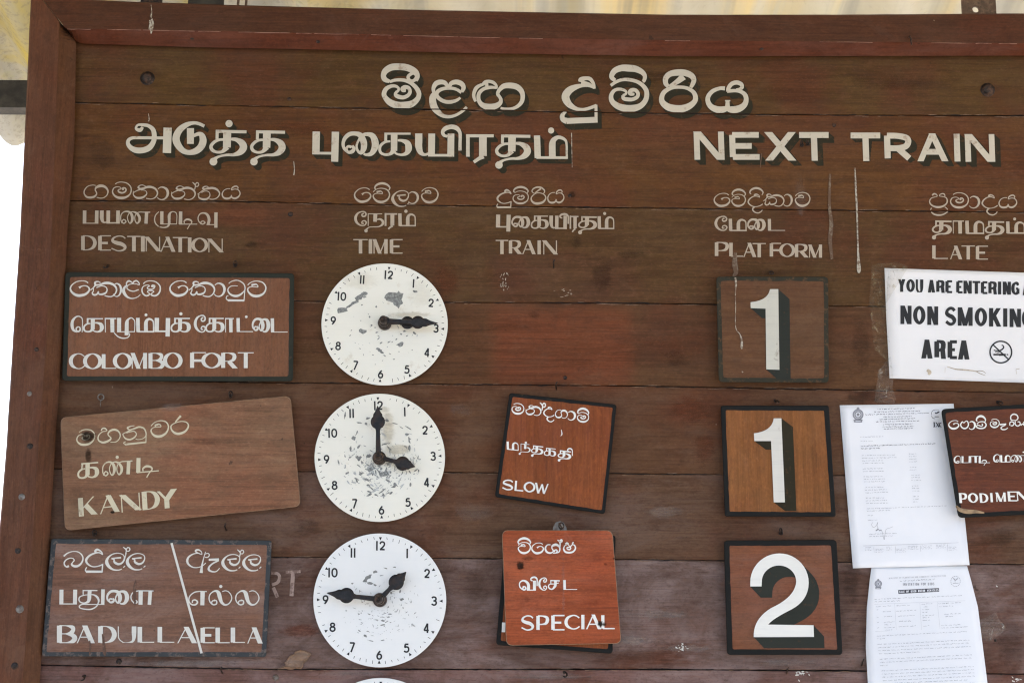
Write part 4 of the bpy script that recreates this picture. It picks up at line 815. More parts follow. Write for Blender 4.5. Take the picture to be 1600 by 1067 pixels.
p4 = plaque('train_type_plaque', [(796, 613.6), (963.5, 632), (945, 803), (773, 776)], 'tilted orange-brown plaque with black border lettered SLOW', 'plaque', 'train type plaques', M['pl_slow'], M['bd_black'], 5.5, 5)
N_ = (780, 615, WS); ink = Ink(LP_)
words(ink, N_, [('ma', 195, 385, 145, 315), ('na', 415, 655, 175, 332), ('hal', 635, 728, 135, 240), ('da', 692, 858, 200, 355), ('ga', 872, 1068, 242, 378), ('aa', 1070, 1192, 272, 410), ('ma', 1215, 1395, 285, 440), ('icap', 1220, 1398, 222, 318)], slope=.05, wk=1.25)
words(ink, N_, [('T_ma', 115, 302, 742, 868), ('T_na', 335, 488, 775, 892), ('.', 415, 762, 36), ('T_tha', 495, 688, 800, 918), ('T_ka', 698, 895, 838, 960), ('T_tha', 910, 1122, 876, 992), ('T_i', 1062, 1148, 842, 960)], slope=.1, wk=1.0)
words(ink, (450, 700, 2.907), [('S', 972, 1024, 140, 188), ('L', 1030, 1070, 147, 193), ('O', 1070, 1124, 150, 198), ('W', 1120, 1182, 156, 203)], slope=.09, lean=-.08, T=.2, t=.13)
direct(ink, "877,671,1 878,678,1.6 876,681,.6", (0, 0, 1))
ink.build('lettering', M['bright'], p4)
p5b = plaque('train_type_plaque', [(790, 834), (962, 836), (957, 1021), (775, 1007)], 'black-bordered plaque mostly hidden behind the red SPECIAL plaque', 'plaque', 'train type plaques', M['pl_slow'], M['bd_black'], 7, 6)
ink = Ink(LP_); direct(ink, "|787.2,972,5.4 786.6,987,5.4", (0, 0, 1)); ink.build('lettering', M['bright'], p5b)
p5 = plaque('train_type_plaque', [(784, 828), (957, 828), (971, 1005), (791, 1008)], 'red-orange plaque without a border lettered SPECIAL, hung over another plaque', 'plaque', 'train type plaques', M['pl_spec'], None, r=10, df=.036, db=.024)
O_ = (790, 830, WS); ink = Ink(.0363)
words(ink, O_, [('va', 190, 390, 165, 345), ('icap', 190, 392, 100, 200), ('e', 405, 592, 175, 350)], wk=1.2)
direct(ink, "700,205,14 650,210,16 620,260,24 640,315,28 690,335,24 735,320,18 740,290,16 720,255,16 735,220,30 790,205,36 835,235,24 845,285,18 820,325,16 740,338,14; 765,320,18 760,295,16 790,285,18 805,305,16 790,325,14; 845,260,14 850,190,18 840,160,22; 810,130,14 830,150,20; 840,150,20 870,130,24 875,155,24 850,175,18; 930,195,16 955,178,20 980,195,12 930,215,12 905,265,20 930,315,26 990,328,26 1050,315,24 1088,265,20 1075,215,16 1040,200,12 1050,175,20 1060,165,12; 1040,205,12 1000,240,20 960,250,18 965,275,16 1000,280,20 1015,255,16 995,225,12 975,205,10", O_, 1.1)
words(ink, O_, [('T_va', 215, 470, 765, 918), ('T_i', 388, 502, 702, 850), ('T_ee', 515, 645, 720, 912), ('T_sa', 665, 845, 755, 905), ('T_da', 895, 1115, 755, 910)], wk=1.05)
words(ink, (760, 800, 4.638), [('S', 250, 344, 745, 855), ('P', 362, 452, 745, 856), ('E', 470, 566, 742, 855), ('C', 568, 680, 742, 848), ('I', 682, 716, 742, 846), ('A', 720, 838, 740, 846), ('L', 832, 930, 740, 846)], T=.22, t=.09)
ink.build('lettering', M['bright'], p5)
for q in [(813, 884, 7, 9, 'dark', 0.8), (826, 872, 12, 5, 'dark', 0.34), (938, 974, 5.5, 6, 'dark', 1), (944, 975, 3.5, 4, 'dark', 0.8), (959, 872, 3, 3, 'dark', 0.59), (946, 881, 4, 3, 'dark', 0.43), (823, 936, 6, 8, 'dark', 0.22), (880, 920, 3, 70, 'pale', 0.12), (870, 850, 50, 9, 'dark', 0.14), (930, 940, 30, 8, 'dark', 0.15)]: smudge(*q[:4], .0368, p5, *q[4:])
# zinc hanging plate and wire of the special plaque
mb = MB(); pts = [(863, 831), (865, 821), (869, 815.5), (875, 813.5), (881, 816), (885, 824), (887, 831)]; n = len(pts)
mb.add([P(x, y, .028) for x, y in pts] + [P(x, y, .0265) for x, y in pts], [tuple(range(n)), tuple(range(n, 2 * n))[::-1]] + [(k, n + k, n + (k + 1) % n, (k + 1) % n) for k in range(n)])
hp = mb.build('hanger_plate', M['zinc'], p5)
mb = MB(); c = P(876, 821, .031); mb.tube([c + Vector((-3 * MM, 0, 4 * MM)), c, c + Vector((2 * MM, -.002, -3 * MM)), c + Vector((-1 * MM, 0, -8 * MM))], .9 * MM, 6); ring(mb, c + Vector((MM, .001, 0)), 4.4 * MM, .9 * MM, .5); mb.build('hanging_wire', M['iron'], p5, True)

p6 = plaque('platform_number_plaque', [(1119, 432), (1294, 432.5), (1295, 598), (1123, 597)], 'dull brown plaque with dark green border and number 1, directly under PLATFORM', 'plaque', 'platform number plaques', M['pl_one'], M['bd_faded'], 7, 7)
p7 = plaque('platform_number_plaque', [(1126, 633.6), (1295, 633.6), (1306, 807), (1132.5, 806.6)], 'orange-brown plaque with black border and number 1, directly above the number 2', 'plaque', 'platform number plaques', M['pl_one2'], M['bd_black'], 7.5, 4)
p8 = plaque('platform_number_plaque', [(1131, 844), (1307, 843), (1316.5, 1022.5), (1136, 1022.5)], 'reddish brown plaque with black border and large white number 2', 'plaque', 'platform number plaques', M['pl_two'], M['bd_black'], 8.5, 6)
def bez(p0, p1, p2, n=10): return [((1 - k / n) ** 2 * p0[0] + 2 * k / n * (1 - k / n) * p1[0] + (k / n) ** 2 * p2[0], (1 - k / n) ** 2 * p0[1] + 2 * k / n * (1 - k / n) * p1[1] + (k / n) ** 2 * p2[1]) for k in range(n + 1)]
def numeral(poly, win, par, shade_vec, mw, sm):
    ox, oy, sc = win; q = [(ox + x / sc, oy + y / sc) for x, y in poly]
    i1 = Ink(LP_ + .0012); i1.stroke('f', q); nm = i1.build('number', mw, par)
    i2 = Ink(LP_); st = 40
    # the block shade: the figure swept down and right along its edges
    n = len(q)
    for k in range(n):
        a, b = q[k], q[(k + 1) % n]
        i2.stroke('f', [a, b, (b[0] + shade_vec[0], b[1] + shade_vec[1]), (a[0] + shade_vec[0], a[1] + shade_vec[1])])
    i2.d += .0001; i2.stroke('f', [(x + shade_vec[0], y + shade_vec[1]) for x, y in q])
    i2.build('number_shade', sm, nm)
one = [(357, 355)] + bez((357, 355), (437, 348), (445, 296))[1:] + [(483, 296), (488, 662), (428, 660), (425, 385), (357, 382)]
M['shade_g'] = paint('green_black_shade', (.034, .037, .031), (.1, .05, .025), .5, thr=.58, spec=.06, rough=.7)
numeral(one, (1050, 350, 2.907), p6, (17.5, 15.5), M['kwhite'], M['shade_g'])
ink = Ink(LP_ + .0016); direct(ink, "1149,434,2.5 1150,444,3 1149,460,1 1149.5,480,1 1149,505,1 1151,516,1.2 1156,522,1.2 1159,532,3 1159,543,3.4 1160,544,1; 1159,580,1 1161,582,2.6", (0, 0, 1)); ink.build('white_drip', M['drop'], p6)
one2 = [(372 / 1.0, 950)] + bez((372, 950), (455, 940), (462, 882))[1:] + [(497, 882), (513, 1263), (462, 1263), (450, 985), (374, 985)]
numeral(one2, (1050, 350, 2.907), p7, (18, 13.5), M['white'], M['shade'])
def arc(cx, cy, rx, ry, a0, a1, n=22): return [(cx + rx * math.cos(R(a0 + (a1 - a0) * k / n)), cy + ry * math.sin(R(a0 + (a1 - a0) * k / n))) for k in range(n + 1)]
two = [(355, 627)] + arc(488, 610, 133, 133, 180, 360)[1:] + bez((621, 615), (618, 690), (545, 730))[1:] + bez((545, 730), (455, 775), (437, 800))[1:] + [(643, 803), (645, 856), (371, 857)] + bez((371, 857), (368, 775), (450, 725))[1:] + bez((450, 725), (560, 675), (564, 605))[1:] + arc(486, 605, 78, 73, 0, -180)[1:] + [(407, 627)]
numeral(two, (1050, 700, 2.907), p8, (16.5, 17.5), M['bright'], M['shade_g'])
p9 = plaque('train_name_plaque', [(1470, 639), (1680, 627), (1690, 800), (1497, 809)], 'dark red-brown plaque with black border lettered PODI MEN, cut off by the right edge', 'plaque', 'destination plaques', M['pl_podi'], M['bd_black'], 6.5, 8, .030, .018)
Q_ = (1470, 630, 5.93); ink = Ink(.0303)
words(ink, Q_, [('e', 72, 168, 158, 240), ('aa', 262, 322, 168, 242), ('icap', 328, 416, 115, 172), ('ma', 456, 542, 145, 226)], wk=1.35)
direct(ink, "195,170,12 215,180,8 225,170,8 245,165,10 256,195,11 245,222,12 220,233,14 195,222,12 184,198,11 195,172,11; 335,190,10 360,172,9 400,172,10 420,198,12 405,225,13 370,232,13 338,225,12 330,212,10 345,202,9 375,212,10 388,200,9 380,188,8; |545,197,13 606,192,14; 600,200,9 560,222,10 568,241,11 600,241,9 622,226,7; 640,205,10 640,180,10 660,170,11 678,185,10 668,205,10 648,208,9; 690,165,9 690,195,10 712,210,11 735,195,10 730,172,9 712,172,9; 740,205,9 760,190,10 775,205,10 768,170,10; 650,150,10 650,118,11 675,100,13 705,110,12 715,138,10 695,158,9 665,155,8 650,150,10", Q_)
words(ink, Q_, [('T_e', 120, 183, 488, 556), ('T_pa', 192, 276, 490, 552), ('T_aa', 276, 348, 488, 551), ('T_di', 350, 456, 488, 552), ('T_e', 485, 546, 474, 546), ('T_ma', 550, 646, 480, 546), ('T_nna', 650, 800, 480, 545), ('.', 765, 452, 14)], slope=-.02, wk=1.05)
words(ink, Q_, [('P', 170, 242, 830, 922), ('O', 255, 342, 830, 920), ('D', 360, 442, 832, 920), ('I', 456, 484, 830, 914), ('M', 513, 607, 825, 910), ('E', 620, 706, 815, 906), ('N', 704, 800, 815, 902)], lean=.08, T=.26, t=.11)
ink.build('lettering', M['bright'], p9)
ink = Ink(.0306); direct(ink, "1494,790,3 1500,796,6 1512,799,7 1525,799,5 1538,801,2", (0, 0, 1)); ink.build('tape_residue', M['glue'], p9)

# ================================================================== clock dials
def world_px(x, z, y):            # photo pixel of a world point (used to keep the dial marks concentric)
    v = RM.transposed() @ (Vector((x, y, z)) - CAM); return 800 + FPX * v.x / -v.z, 533.5 - FPX * v.y / -v.z
def clock(cx, cy, rx, ry, rot, label, hour=None, minute=None, mat='dial', chips=(), chipseed=None):
    t = empty('clock_dial', P(cx, cy, 0), label, 'clock', 'clock dials in the TIME column')
    DF = .0125; n = 96; mb = MB()
    rim = lambda k, d, s: P(cx + math.cos(2 * math.pi * k / n) * rx * s, cy + math.sin(2 * math.pi * k / n) * ry * s, d)
    vs = [rim(k, .008, 1) for k in range(n)] + [rim(k, DF - .0007, 1) for k in range(n)] + [rim(k, DF, .993) for k in range(n)]
    mb.add(vs, [(k, n + k, n + (k + 1) % n, (k + 1) % n) for k in range(n)] + [(n + k, 2 * n + k, 2 * n + (k + 1) % n, n + (k + 1) % n) for k in range(n)] + [tuple(2 * n + k for k in range(n)), tuple(range(n))[::-1]])
    mb.build('dial', M[mat], t)
    def at(a, rr): return cx + math.sin(a) * rx * rr, cy - math.cos(a) * ry * rr
    nu = Ink(DF + .0004); tk = Ink(DF + .0003); ro_ = R(rot)
    for m in range(60):
        a = 2 * math.pi * m / 60 + ro_; x, y = at(a, .90)
        if m % 5 == 0:
            ang = a; tri = [at(a + .024, .945), at(a - .024, .945), at(a, .895)]
            tk.stroke('f', tri)
        elif random.random() < .95:
            x0, y0 = at(a + random.uniform(-.01, .01), .905 + random.uniform(-.01, .01)); x1, y1 = at(a + random.uniform(-.006, .006), .946 + random.uniform(-.012, .01))
            tk.stroke('|', [(x0, y0, .75), (x1, y1, .75)])
    H_ = .142 * ry
    for h in range(1, 13):
        a = 2 * math.pi * h / 12 + ro_; x, y = at(a, .815); s = str(h); W_ = .60 * H_ * 1.0
        tot = {1: W_ * .4, 10: W_ * 1.75, 11: W_ * .95, 12: W_ * 1.55}.get(h, W_ * 1.12); xx = x - tot / 2
        for k, ch in enumerate(s):
            cw = W_ * .34 if ch == '1' else W_ * 1.12
            latin(nu, ch, xx, xx + cw, y - H_ / 2, y + H_ / 2, (0, 0, 1), T=.17, t=.17, rot=(x, y, ro_ * .8)); xx += cw + W_ * .22
    nu.build('numeral', M['ink'], t); tk.build('minute_marking', M['ink'], t)
    # chipped enamel
    ck = Ink(DF + .00015)
    ck2 = Ink(DF + .00012)
    def blob(x, y, a, b, ang, nn=11, rough=.35, ck=ck):
        pts = []
        for k in range(nn):
            th = 2 * math.pi * k / nn; r_ = 1 + random.uniform(-rough, rough); u, v = math.cos(th) * a * r_, math.sin(th) * b * r_
            pts.append((x + u * math.cos(ang) - v * math.sin(ang), y + u * math.sin(ang) + v * math.cos(ang)))
        ck.stroke('f', pts)
    for c in chips: blob(*c)
    if chipseed is not None:
        sd_, cnt, r0, r1, bias = chipseed; random.seed(sd_)
        for _ in range(cnt):
            th = random.gauss(bias, 1.3) if bias is not None else random.uniform(0, 6.283); rr = random.uniform(r0, r1)
            x, y = cx + math.cos(th) * rx * rr, cy + math.sin(th) * ry * rr; s_ = random.choice([.4, .5, .5, .6, .7, .8, 1, 1.2, 1.7] if cnt < 300 else [.5, .6, .7, .8, 1, 1.3, 1.8, 2.6])
            blob(x, y, s_ * random.uniform(.9, 2.4), s_ * random.uniform(.3, .7), th + math.pi / 2 + random.gauss(0, .45) if random.random() < .7 else random.uniform(-1, 1), random.choice([6, 7, 9]), .5, ck if random.random() < .55 else ck2)
    if ck2.parts: ck2.build('chipped_enamel', M['chip2'], t)
    if ck.parts: ck.build('chipped_enamel', M['chip'], t)
    if hour is None: return t
    c0 = P(cx, cy + (0), DF)
    hx, hy = hour[2]; c0 = P(hx, hy, DF)
    mb = MB(); u = MM
    mb.lathe(c0, [(10.5 * u, 0), (10.5 * u, .010), (9.5 * u, .013), (9 * u, .014)], 28)
    mb.lathe(c0 + Vector((0, -.0135, 0)), [(8 * u, 0), (7.8 * u, .010), (6.8 * u, .012)], 24)
    hb = mb.build('hub', M['hub'], t, True)
    mb = MB(); mb.lathe(c0 + Vector((0, -.031, 0)), [(6 * u, -.006), (6 * u, .010), (5.2 * u, .0125), (3.2 * u, .0127), (3.0 * u, .011), (.5 * u, .0105)], 20); mb.build('spindle', M['hub'], hb, True)
    def hand(name, tip, spade, sr, dep, stemw):
        base = Vector((c0.x, -dep, c0.z)); T_ = P(*tip, dep); ax = (T_ - base); L = ax.length; ax.normalize(); sd2 = Vector((ax.z, 0, -ax.x))
        Ls = (P(*spade, dep) - base).dot(ax); r_ = sr * u; hw = stemw * u / 2
        prof = [(-4 * u, hw * 1.0), (3 * u, hw * 1.1), (Ls - r_ * 1.25, hw * .85), (Ls - r_ * .95, hw * 1.1)]
        for k in range(11):
            th = math.pi * (.93 - .70 * k / 10); prof.append((Ls + math.cos(th) * r_, max(math.sin(th) * r_, hw * .8)))
        le = prof[-1][0]; rem = L - le
        for f_, wf in ((.22, .62), (.45, .38), (.7, .22), (.9, .11), (1.0, .03)): prof.append((le + rem * f_, r_ * wf))
        th_ = .0022; vs = []
        for s_, (l, h_) in [(s_, q) for q in prof for s_ in (1,)]:
            p = base + ax * l
            vs += [p + sd2 * h_, p + sd2 * h_ * .6 + Vector((0, -th_, 0)), p - sd2 * h_ * .6 + Vector((0, -th_, 0)), p - sd2 * h_]
        m = len(prof); fs = [(4 * i + a, 4 * i + 4 + a, 4 * i + 4 + (a + 1) % 4, 4 * i + (a + 1) % 4) for i in range(m - 1) for a in range(4)] + [(0, 1, 2, 3), tuple(4 * (m - 1) + a for a in (3, 2, 1, 0))]
        return mk(name, vs, fs, M['hand'], t)
    hand('hour_hand', hour[0], hour[1], hour[3], DF + .016, 7.5); hand('minute_hand', minute[0], minute[1], minute[2], DF + .027, 7.5)
    return t
random.seed(21)
z1 = lambda x, y: (490 + x / 5.082, 400 + y / 5.082)
ch1 = []
for (x, y, a, b, g_) in [(640, 330, 13, 7, .2), (672, 365, 7, 8, .3), (600, 325, 6, 5, 0), (680, 315, 7, 6, 0), (230, 428, 9, 4.5, -.1), (320, 372, 12, 2.6, -.55), (370, 325, 9, 4.5, -.7), (400, 305, 5, 3, -.2), (405, 325, 3.5, 1.5, .1), (806, 282, 3.6, 2.2, 0),
                      (388, 600, 5.5, 4.8, .2), (688, 700, 5.5, 3.6, -.4), (520, 745, 4.4, 2.4, .4), (540, 762, 3.4, 1.6, .5), (720, 597, 2, 1.4, 0), (800, 612, 3, 2, .4), (742, 634, 2, .8, -.6), (657, 660, 2, .9, -.6), (600, 682, 2.6, .8, -.5), (624, 682, 1.6, .6, -.9), (536, 690, 2.4, 1, -.6), (515, 655, 2.2, .9, -.8),
                      (444, 484, 1.3, 1.8, 0), (497, 404, 1.6, 2.0, 0), (460, 550, 1.4, 1.6, 0), (488, 568, 1.4, .8, 0), (384, 388, 1.8, 1.2, 0), (435, 462, .8, .8, 0), (375, 513, .8, .8, 0), (565, 792, 2, 1, .6), (470, 785, 1.4, .8, 0), (490, 860, 1, .6, 0), (290, 630, 1.6, .7, -.6), (300, 590, 1.8, .6, -1), (695, 620, 1.6, 1.2, 0), (783, 746, .8, .8, 0)]:
    ch1.append((*z1(x, y), a, b, g_, 11, .38))
clock(600.9, 507, 98.7, 95.2, 4.4, 'clock dial with both hands near 3, uppermost of the column, yellowed white', ((654, 504.5), (636.6, 502.5), (601.3, 506), 10.2), ((684, 505), (653, 502), 10.3), 'dial', ch1, (4, 38, .1, .6, 1.2))
random.seed(22)
z2 = lambda x, y: (480 + x / 5.083, 610 + y / 5.083)
ch2 = [(*z2(x, y), a, b, g_, 10, .45) for (x, y, a, b, g_) in [(510, 610, 5.5, 6, .2), (410, 540, 4, 5, .3), (490, 520, 4, 3, 0), (585, 665, 5, 3.5, .2), (620, 655, 4, 3, .4), (370, 380, 3, 3.5, 0), (425, 660, 3, 2.5, 0), (640, 715, 5, 1.8, .5), (700, 745, 5, 2, .6), (485, 750, 3.4, 1.6, .3), (390, 700, 3, 1.6, .4), (795, 350, 3, 2.4, .3), (810, 400, 1.4, 5, -.2), (820, 745, 1.2, 4, 0), (480, 220, 3, 2, 0), (465, 265, 2.6, 2, 0), (630, 235, 4, 2.4, 0), (605, 835, 2, 3, 0), (700, 262, 6, .9, .3), (590, 620, 2, 2, 0), (750, 295, 4, .8, .6), (300, 200, 1, 8, .2), (520, 660, 2.6, 3, 0)]]
clock(593.4, 715, 102, 100, -1.8, 'worn clock dial showing 4 o\'clock, second from the top, badly chipped', ((648.8, 729), (629.5, 722.5), (593, 716), 11), ((590, 634), (590, 659), 11), 'dial', ch2, (8, 460, .12, .64, 1.4))
random.seed(23)
z3 = lambda x, y: (480 + x / 4.409, 825 + y / 4.409)
ch3 = [(*z3(x, y), a, b, g_, 10, .45) for (x, y, a, b, g_) in [(410, 345, 5, 3, -.5), (435, 380, 5, 2.4, 0), (470, 300, 3.4, 2, -.3), (430, 325, 3, 1.6, -.7), (400, 360, 4, 1.8, -.3), (465, 390, 3, 1.6, .3), (540, 275, 2.6, 1, .3), (310, 380, 1.6, 1.2, 0), (650, 488, 3.4, 2, .2), (640, 435, 1, 3, .3), (578, 445, 2.4, 2, .4), (520, 635, 2.6, 1.4, .3), (400, 740, 3, 1.6, .4), (440, 775, 3, .9, .2), (570, 590, 3, .8, .1), (268, 567, 1.1, 1.1, 0), (425, 590, 2.6, .8, .5), (520, 770, 2.6, .8, -.2), (355, 590, 1.6, .8, 0)]]
clock(593.4, 937.5, 103.9, 104.5, .6, 'bright white clock dial with long hand at 9, short hand between 1 and 2', ((634.7, 893), (619.5, 909.5), (594, 937), 11.5), ((510.6, 926), (541.5, 929), 11.5), 'dial2', ch3, (15, 190, .15, .62, 1.3))
random.seed(24)
clock(595, 1165.5, 106, 107, 0, 'clock dial of which only the white upper rim shows at the bottom of the column', ((640, 1120), (625, 1135), (595, 1165), 11.5), ((595, 1075 + 40), (595, 1130), 11.5), 'dial2')

for o in [o for o in bpy.data.objects if o.name.startswith('clock_dial')]:
    if 'worn clock' in o['label']:
        for q in [(607, 672, 12, 34, 'yellow', 0.25), (622, 702, 26, 9, 'yellow', 0.30), (600, 640, 12, 8, 'yellow', 0.20)]: smudge(*q[:4], .0126, o, *q[4:])
    if 'yellowed' in o['label']:
        for q in [(560, 440, 40, 16, 'yellow', 0.11), (655, 460, 26, 30, 'yellow', 0.09), (640, 492, 40, 6, 'yellow', 0.20)]: smudge(*q[:4], .0126, o, *q[4:])

# ================================================================== papers
def sheet(name, left, right, label, mat, dfun, cat='notice', ny=24, nx=14, group='paper notices'):
    ys0, ys1 = left[0][1], left[-1][1]
    t0 = empty(name, P((left[0][0] + right[0][0]) / 2, (ys0 + ys1) / 2, .002), label, cat, group)
    vs = []
    for j in range(ny + 1):
        v = j / ny
        yl = left[0][1] + v * (left[-1][1] - left[0][1]); yr = right[0][1] + v * (right[-1][1] - right[0][1])
        xl = xa(left, yl); xr = xa(right, yr)
        for i in range(nx + 1):
            u = i / nx; vs.append(P(xl + (xr - xl) * u, yl + (yr - yl) * u, dfun(u, v)))
    fs = [(j * (nx + 1) + i, j * (nx + 1) + i + 1, (j + 1) * (nx + 1) + i + 1, (j + 1) * (nx + 1) + i) for j in range(ny) for i in range(nx)]
    o = mk('sheet', vs, fs, mat, t0, True)
    sm = o.modifiers.new('thickness', 'SOLIDIFY'); sm.thickness = .00015; sm.offset = 0
    return t0
class PInk(Ink):        # ink that follows a curled sheet
    def __init__(s, left, right, dfun, lift=.0008):
        super().__init__(0.0); s.l, s.r, s.df, s.lift = left, right, dfun, lift
    def dep(s, x, y):
        xl = xa(s.l, y); xr = xa(s.r, y); u = (x - xl) / (xr - xl); v = (y - s.l[0][1]) / (s.l[-1][1] - s.l[0][1]); return s.df(min(max(u, 0), 1), min(max(v, 0), 1)) + s.lift
    def at(s, x, y, base): return P(x, y, s.dep(x, y) + base)
# no smoking sheet
nl = [(1382, 419), (1385, 500), (1390, 591)]; nr = [(1655, 428), (1657, 510), (1660, 600)]
nd = lambda u, v: .0035 + .002 * math.sin(u * 9) * v * .6 + .003 * (1 - u) ** 6
ns = sheet('printed_notice', nl, nr, 'white sheet printed in bold black NON SMOKING AREA, taped at the right', M['paperw'], nd)
SW = (1370, 410, 5.335)
for k_, (grp, name, mt_) in enumerate([([('Y', 175, 240, 140, 246), ('O', 248, 315, 140, 247), ('U', 325, 390, 142, 249), ('A', 425, 488, 146, 251), ('R', 495, 565, 147, 254), ('E', 572, 628, 149, 256), ('E', 662, 715, 152, 258), ('N', 722, 792, 153, 260), ('T', 798, 862, 155, 262), ('E', 868, 922, 157, 264), ('R', 930, 1000, 158, 266), ('I', 1005, 1042, 160, 267), ('N', 1050, 1118, 161, 269), ('G', 1124, 1188, 163, 271), ('A', 1215, 1280, 166, 274)], 'printed_line', 'print'),
                       ([('N', 196, 290, 360, 514), ('O', 304, 404, 362, 517), ('N', 420, 512, 366, 521), ('S', 565, 662, 370, 526), ('M', 675, 805, 374, 528), ('O', 818, 918, 377, 532), ('K', 936, 1040, 380, 534), ('I', 1046, 1096, 383, 536), ('N', 1106, 1202, 386, 539), ('G', 1212, 1310, 389, 543)], 'printed_line', 'print'),
                       ([('A', 370, 468, 643, 800), ('R', 480, 575, 645, 803), ('E', 590, 668, 648, 805), ('A', 676, 776, 650, 808)], 'printed_line', 'print')]):
    ink = PInk(nl, nr, nd)
    for it in grp:
        latin(ink, 'r' if it[0] == 'R' else it[0], *it[1:], SW, T=(.25, .225, .25)[k_], t=(.24, .21, .24)[k_] if it[0] in 'AMNYK' else .165, slope=.01)
    ink.build(name, M[mt_], ns)
ink = PInk(nl, nr, nd); cxn, cyn, rn = 1034, 747, 90
circ = "; ".join([" ".join("%g,%g,12" % (cxn + math.cos(k * math.pi / 12) * rn, cyn + math.sin(k * math.pi / 12) * rn) for k in range(25))])
direct(ink, circ + "; |968,685,11 1098,808,11; |972,768,14 1075,768,14; |1082,768,10 1095,768,10; 975,730,8 1010,738,10 1040,728,12 1058,708,11 1050,692,9 1040,690,7; 985,745,5 1010,752,6 1025,742,8; |1020,772,14 1060,770,14", SW)
ink.build('no_smoking_symbol', M['print'], ns)
ink = PInk(nl, nr, nd, .0007); direct(ink, "585,868,6 640,885,10 660,890,12 740,896,14 820,906,10 860,925,8 905,942,4; 1160,890,5 1190,885,6; 1160,890,4 1165,930,3; 830,905,6 880,905,7 910,925,4; 420,895,26 440,915,40 430,935,20; 570,875,3 568,920,3", SW, .8); ink.build('tape_mark', M['pale_glue'], ns)
# tapes
def tape(name, poly, d0, label, mat, seed):
    random.seed(seed); c = (sum(p[0] for p in poly) / len(poly), sum(p[1] for p in poly) / len(poly)); t = []
    nn = len(poly); vs = [P(*c, d0 + .003)]; fs = []; rings = 4
    for r_ in range(1, rings + 1):
        for k in range(nn * 4):
            a, b = poly[k // 4], poly[(k // 4 + 1) % nn]; u = (k % 4) / 4; x, y = a[0] + (b[0] - a[0]) * u, a[1] + (b[1] - a[1]) * u
            x, y = c[0] + (x - c[0]) * r_ / rings, c[1] + (y - c[1]) * r_ / rings
            vs.append(P(x, y, d0 + (random.uniform(0, .004) if r_ < rings else random.uniform(0, .0015))))
    m = nn * 4
    for k in range(m): fs.append((0, 1 + k, 1 + (k + 1) % m))
    for r_ in range(rings - 1):
        for k in range(m): fs.append((1 + r_ * m + k, 1 + (r_ + 1) * m + k, 1 + (r_ + 1) * m + (k + 1) % m, 1 + r_ * m + (k + 1) % m))
    o = mk(name, vs, fs, mat, None, False, P(*c, d0)); tag(o, label, 'tape', 'pieces of clear tape'); return o
tape('adhesive_tape', [(1362, 414), (1400, 409), (1420, 416), (1388, 424), (1387, 480), (1391, 560), (1383, 562), (1366, 545), (1358, 470)], .0075, 'yellowed strip of clear tape along the left edge of the NON SMOKING sheet', M['tape'], 1)
tape('adhesive_tape', [(1372, 580), (1392, 556), (1396, 592), (1394, 606), (1400, 622), (1398, 630), (1366, 628), (1369, 606)], .0075, 'crumpled glossy tape below the lower left corner of the NON SMOKING sheet', M['tape2'], 2)
tape('adhesive_tape', [(1527, 972), (1545, 962), (1556, 955), (1560, 966), (1572, 980), (1562, 992), (1545, 1002), (1533, 996)], .003, 'torn scrap of tape on the planks right of the INVITATION FOR BIDS sheet', M['tape2'], 3)
# letter
ll = [(1312, 633), (1322, 760), (1332.7, 887.4)]; lr = [(1490, 630.5), (1502, 756), (1515, 882.5)]
ld = lambda u, v: .0030 + .0012 * math.sin(u * 5 + 1) * v + .0045 * math.exp(-((v - .95) / .12) ** 2 - ((u - .5) / .25) ** 2) + .001 * math.exp(-((v - .65) / .1) ** 2)
le = sheet('typed_letter', ll, lr, 'white typed letter with crest and signature, tucked behind the PODI MEN plaque', M['paper'], ld)
Z1, Z2 = (1300, 625, 7.905), (1320, 750, 7.62)
def tline(ink, x0, x1, y0, y1, win, h=7, dens=.86, wv=4.0):
    ox, oy, sc = win; x = x0
    while x < x1:
        wl = random.uniform(14, 46); e = min(x + wl, x1); q = []; k = x
        while k < e:
            u = (k - x0) / (x1 - x0); q.append((ox + k / sc, oy + (y0 + (y1 - y0) * u + random.uniform(-h, h) * .5) / sc, random.uniform(.35, 1.25) * wv / sc)); k += random.uniform(3, 6)
        if len(q) > 2: ink.stroke('|', q)
        x = e + random.uniform(5, 11)
random.seed(31)
ink = PInk(ll, lr, ld)
for a in [(560, 1025, 112, 100), (520, 1095, 146, 132), (410, 1200, 180, 158), (635, 985, 208, 198), (590, 1030, 238, 226), (545, 1075, 268, 256), (630, 1005, 300, 294), (625, 1015, 330, 322), (640, 1000, 356, 348), (358, 1290, 566, 536), (358, 590, 600, 592)]: tline(ink, *a, Z1, 11, wv=7)
ink.build('letterhead', M['print_m'], le)
ink = PInk(ll, lr, ld)
for a in [(350, 635, 455, 448), (350, 505, 508, 504), (368, 775, 684, 674), (368, 800, 716, 706), (372, 630, 748, 744), (378, 645, 778, 774), (950, 1045, 663, 661), (950, 1045, 695, 693), (955, 1045, 728, 725), (955, 1050, 762, 758), (380, 645, 848, 842), (380, 655, 880, 874), (960, 1045, 828, 826), (960, 1045, 860, 858), (390, 625, 945, 940), (390, 660, 976, 970), (398, 670, 1008, 1002), (980, 1090, 925, 922), (980, 1098, 956, 953), (980, 1105, 990, 987)]: tline(ink, *a, Z1, 9, wv=5)
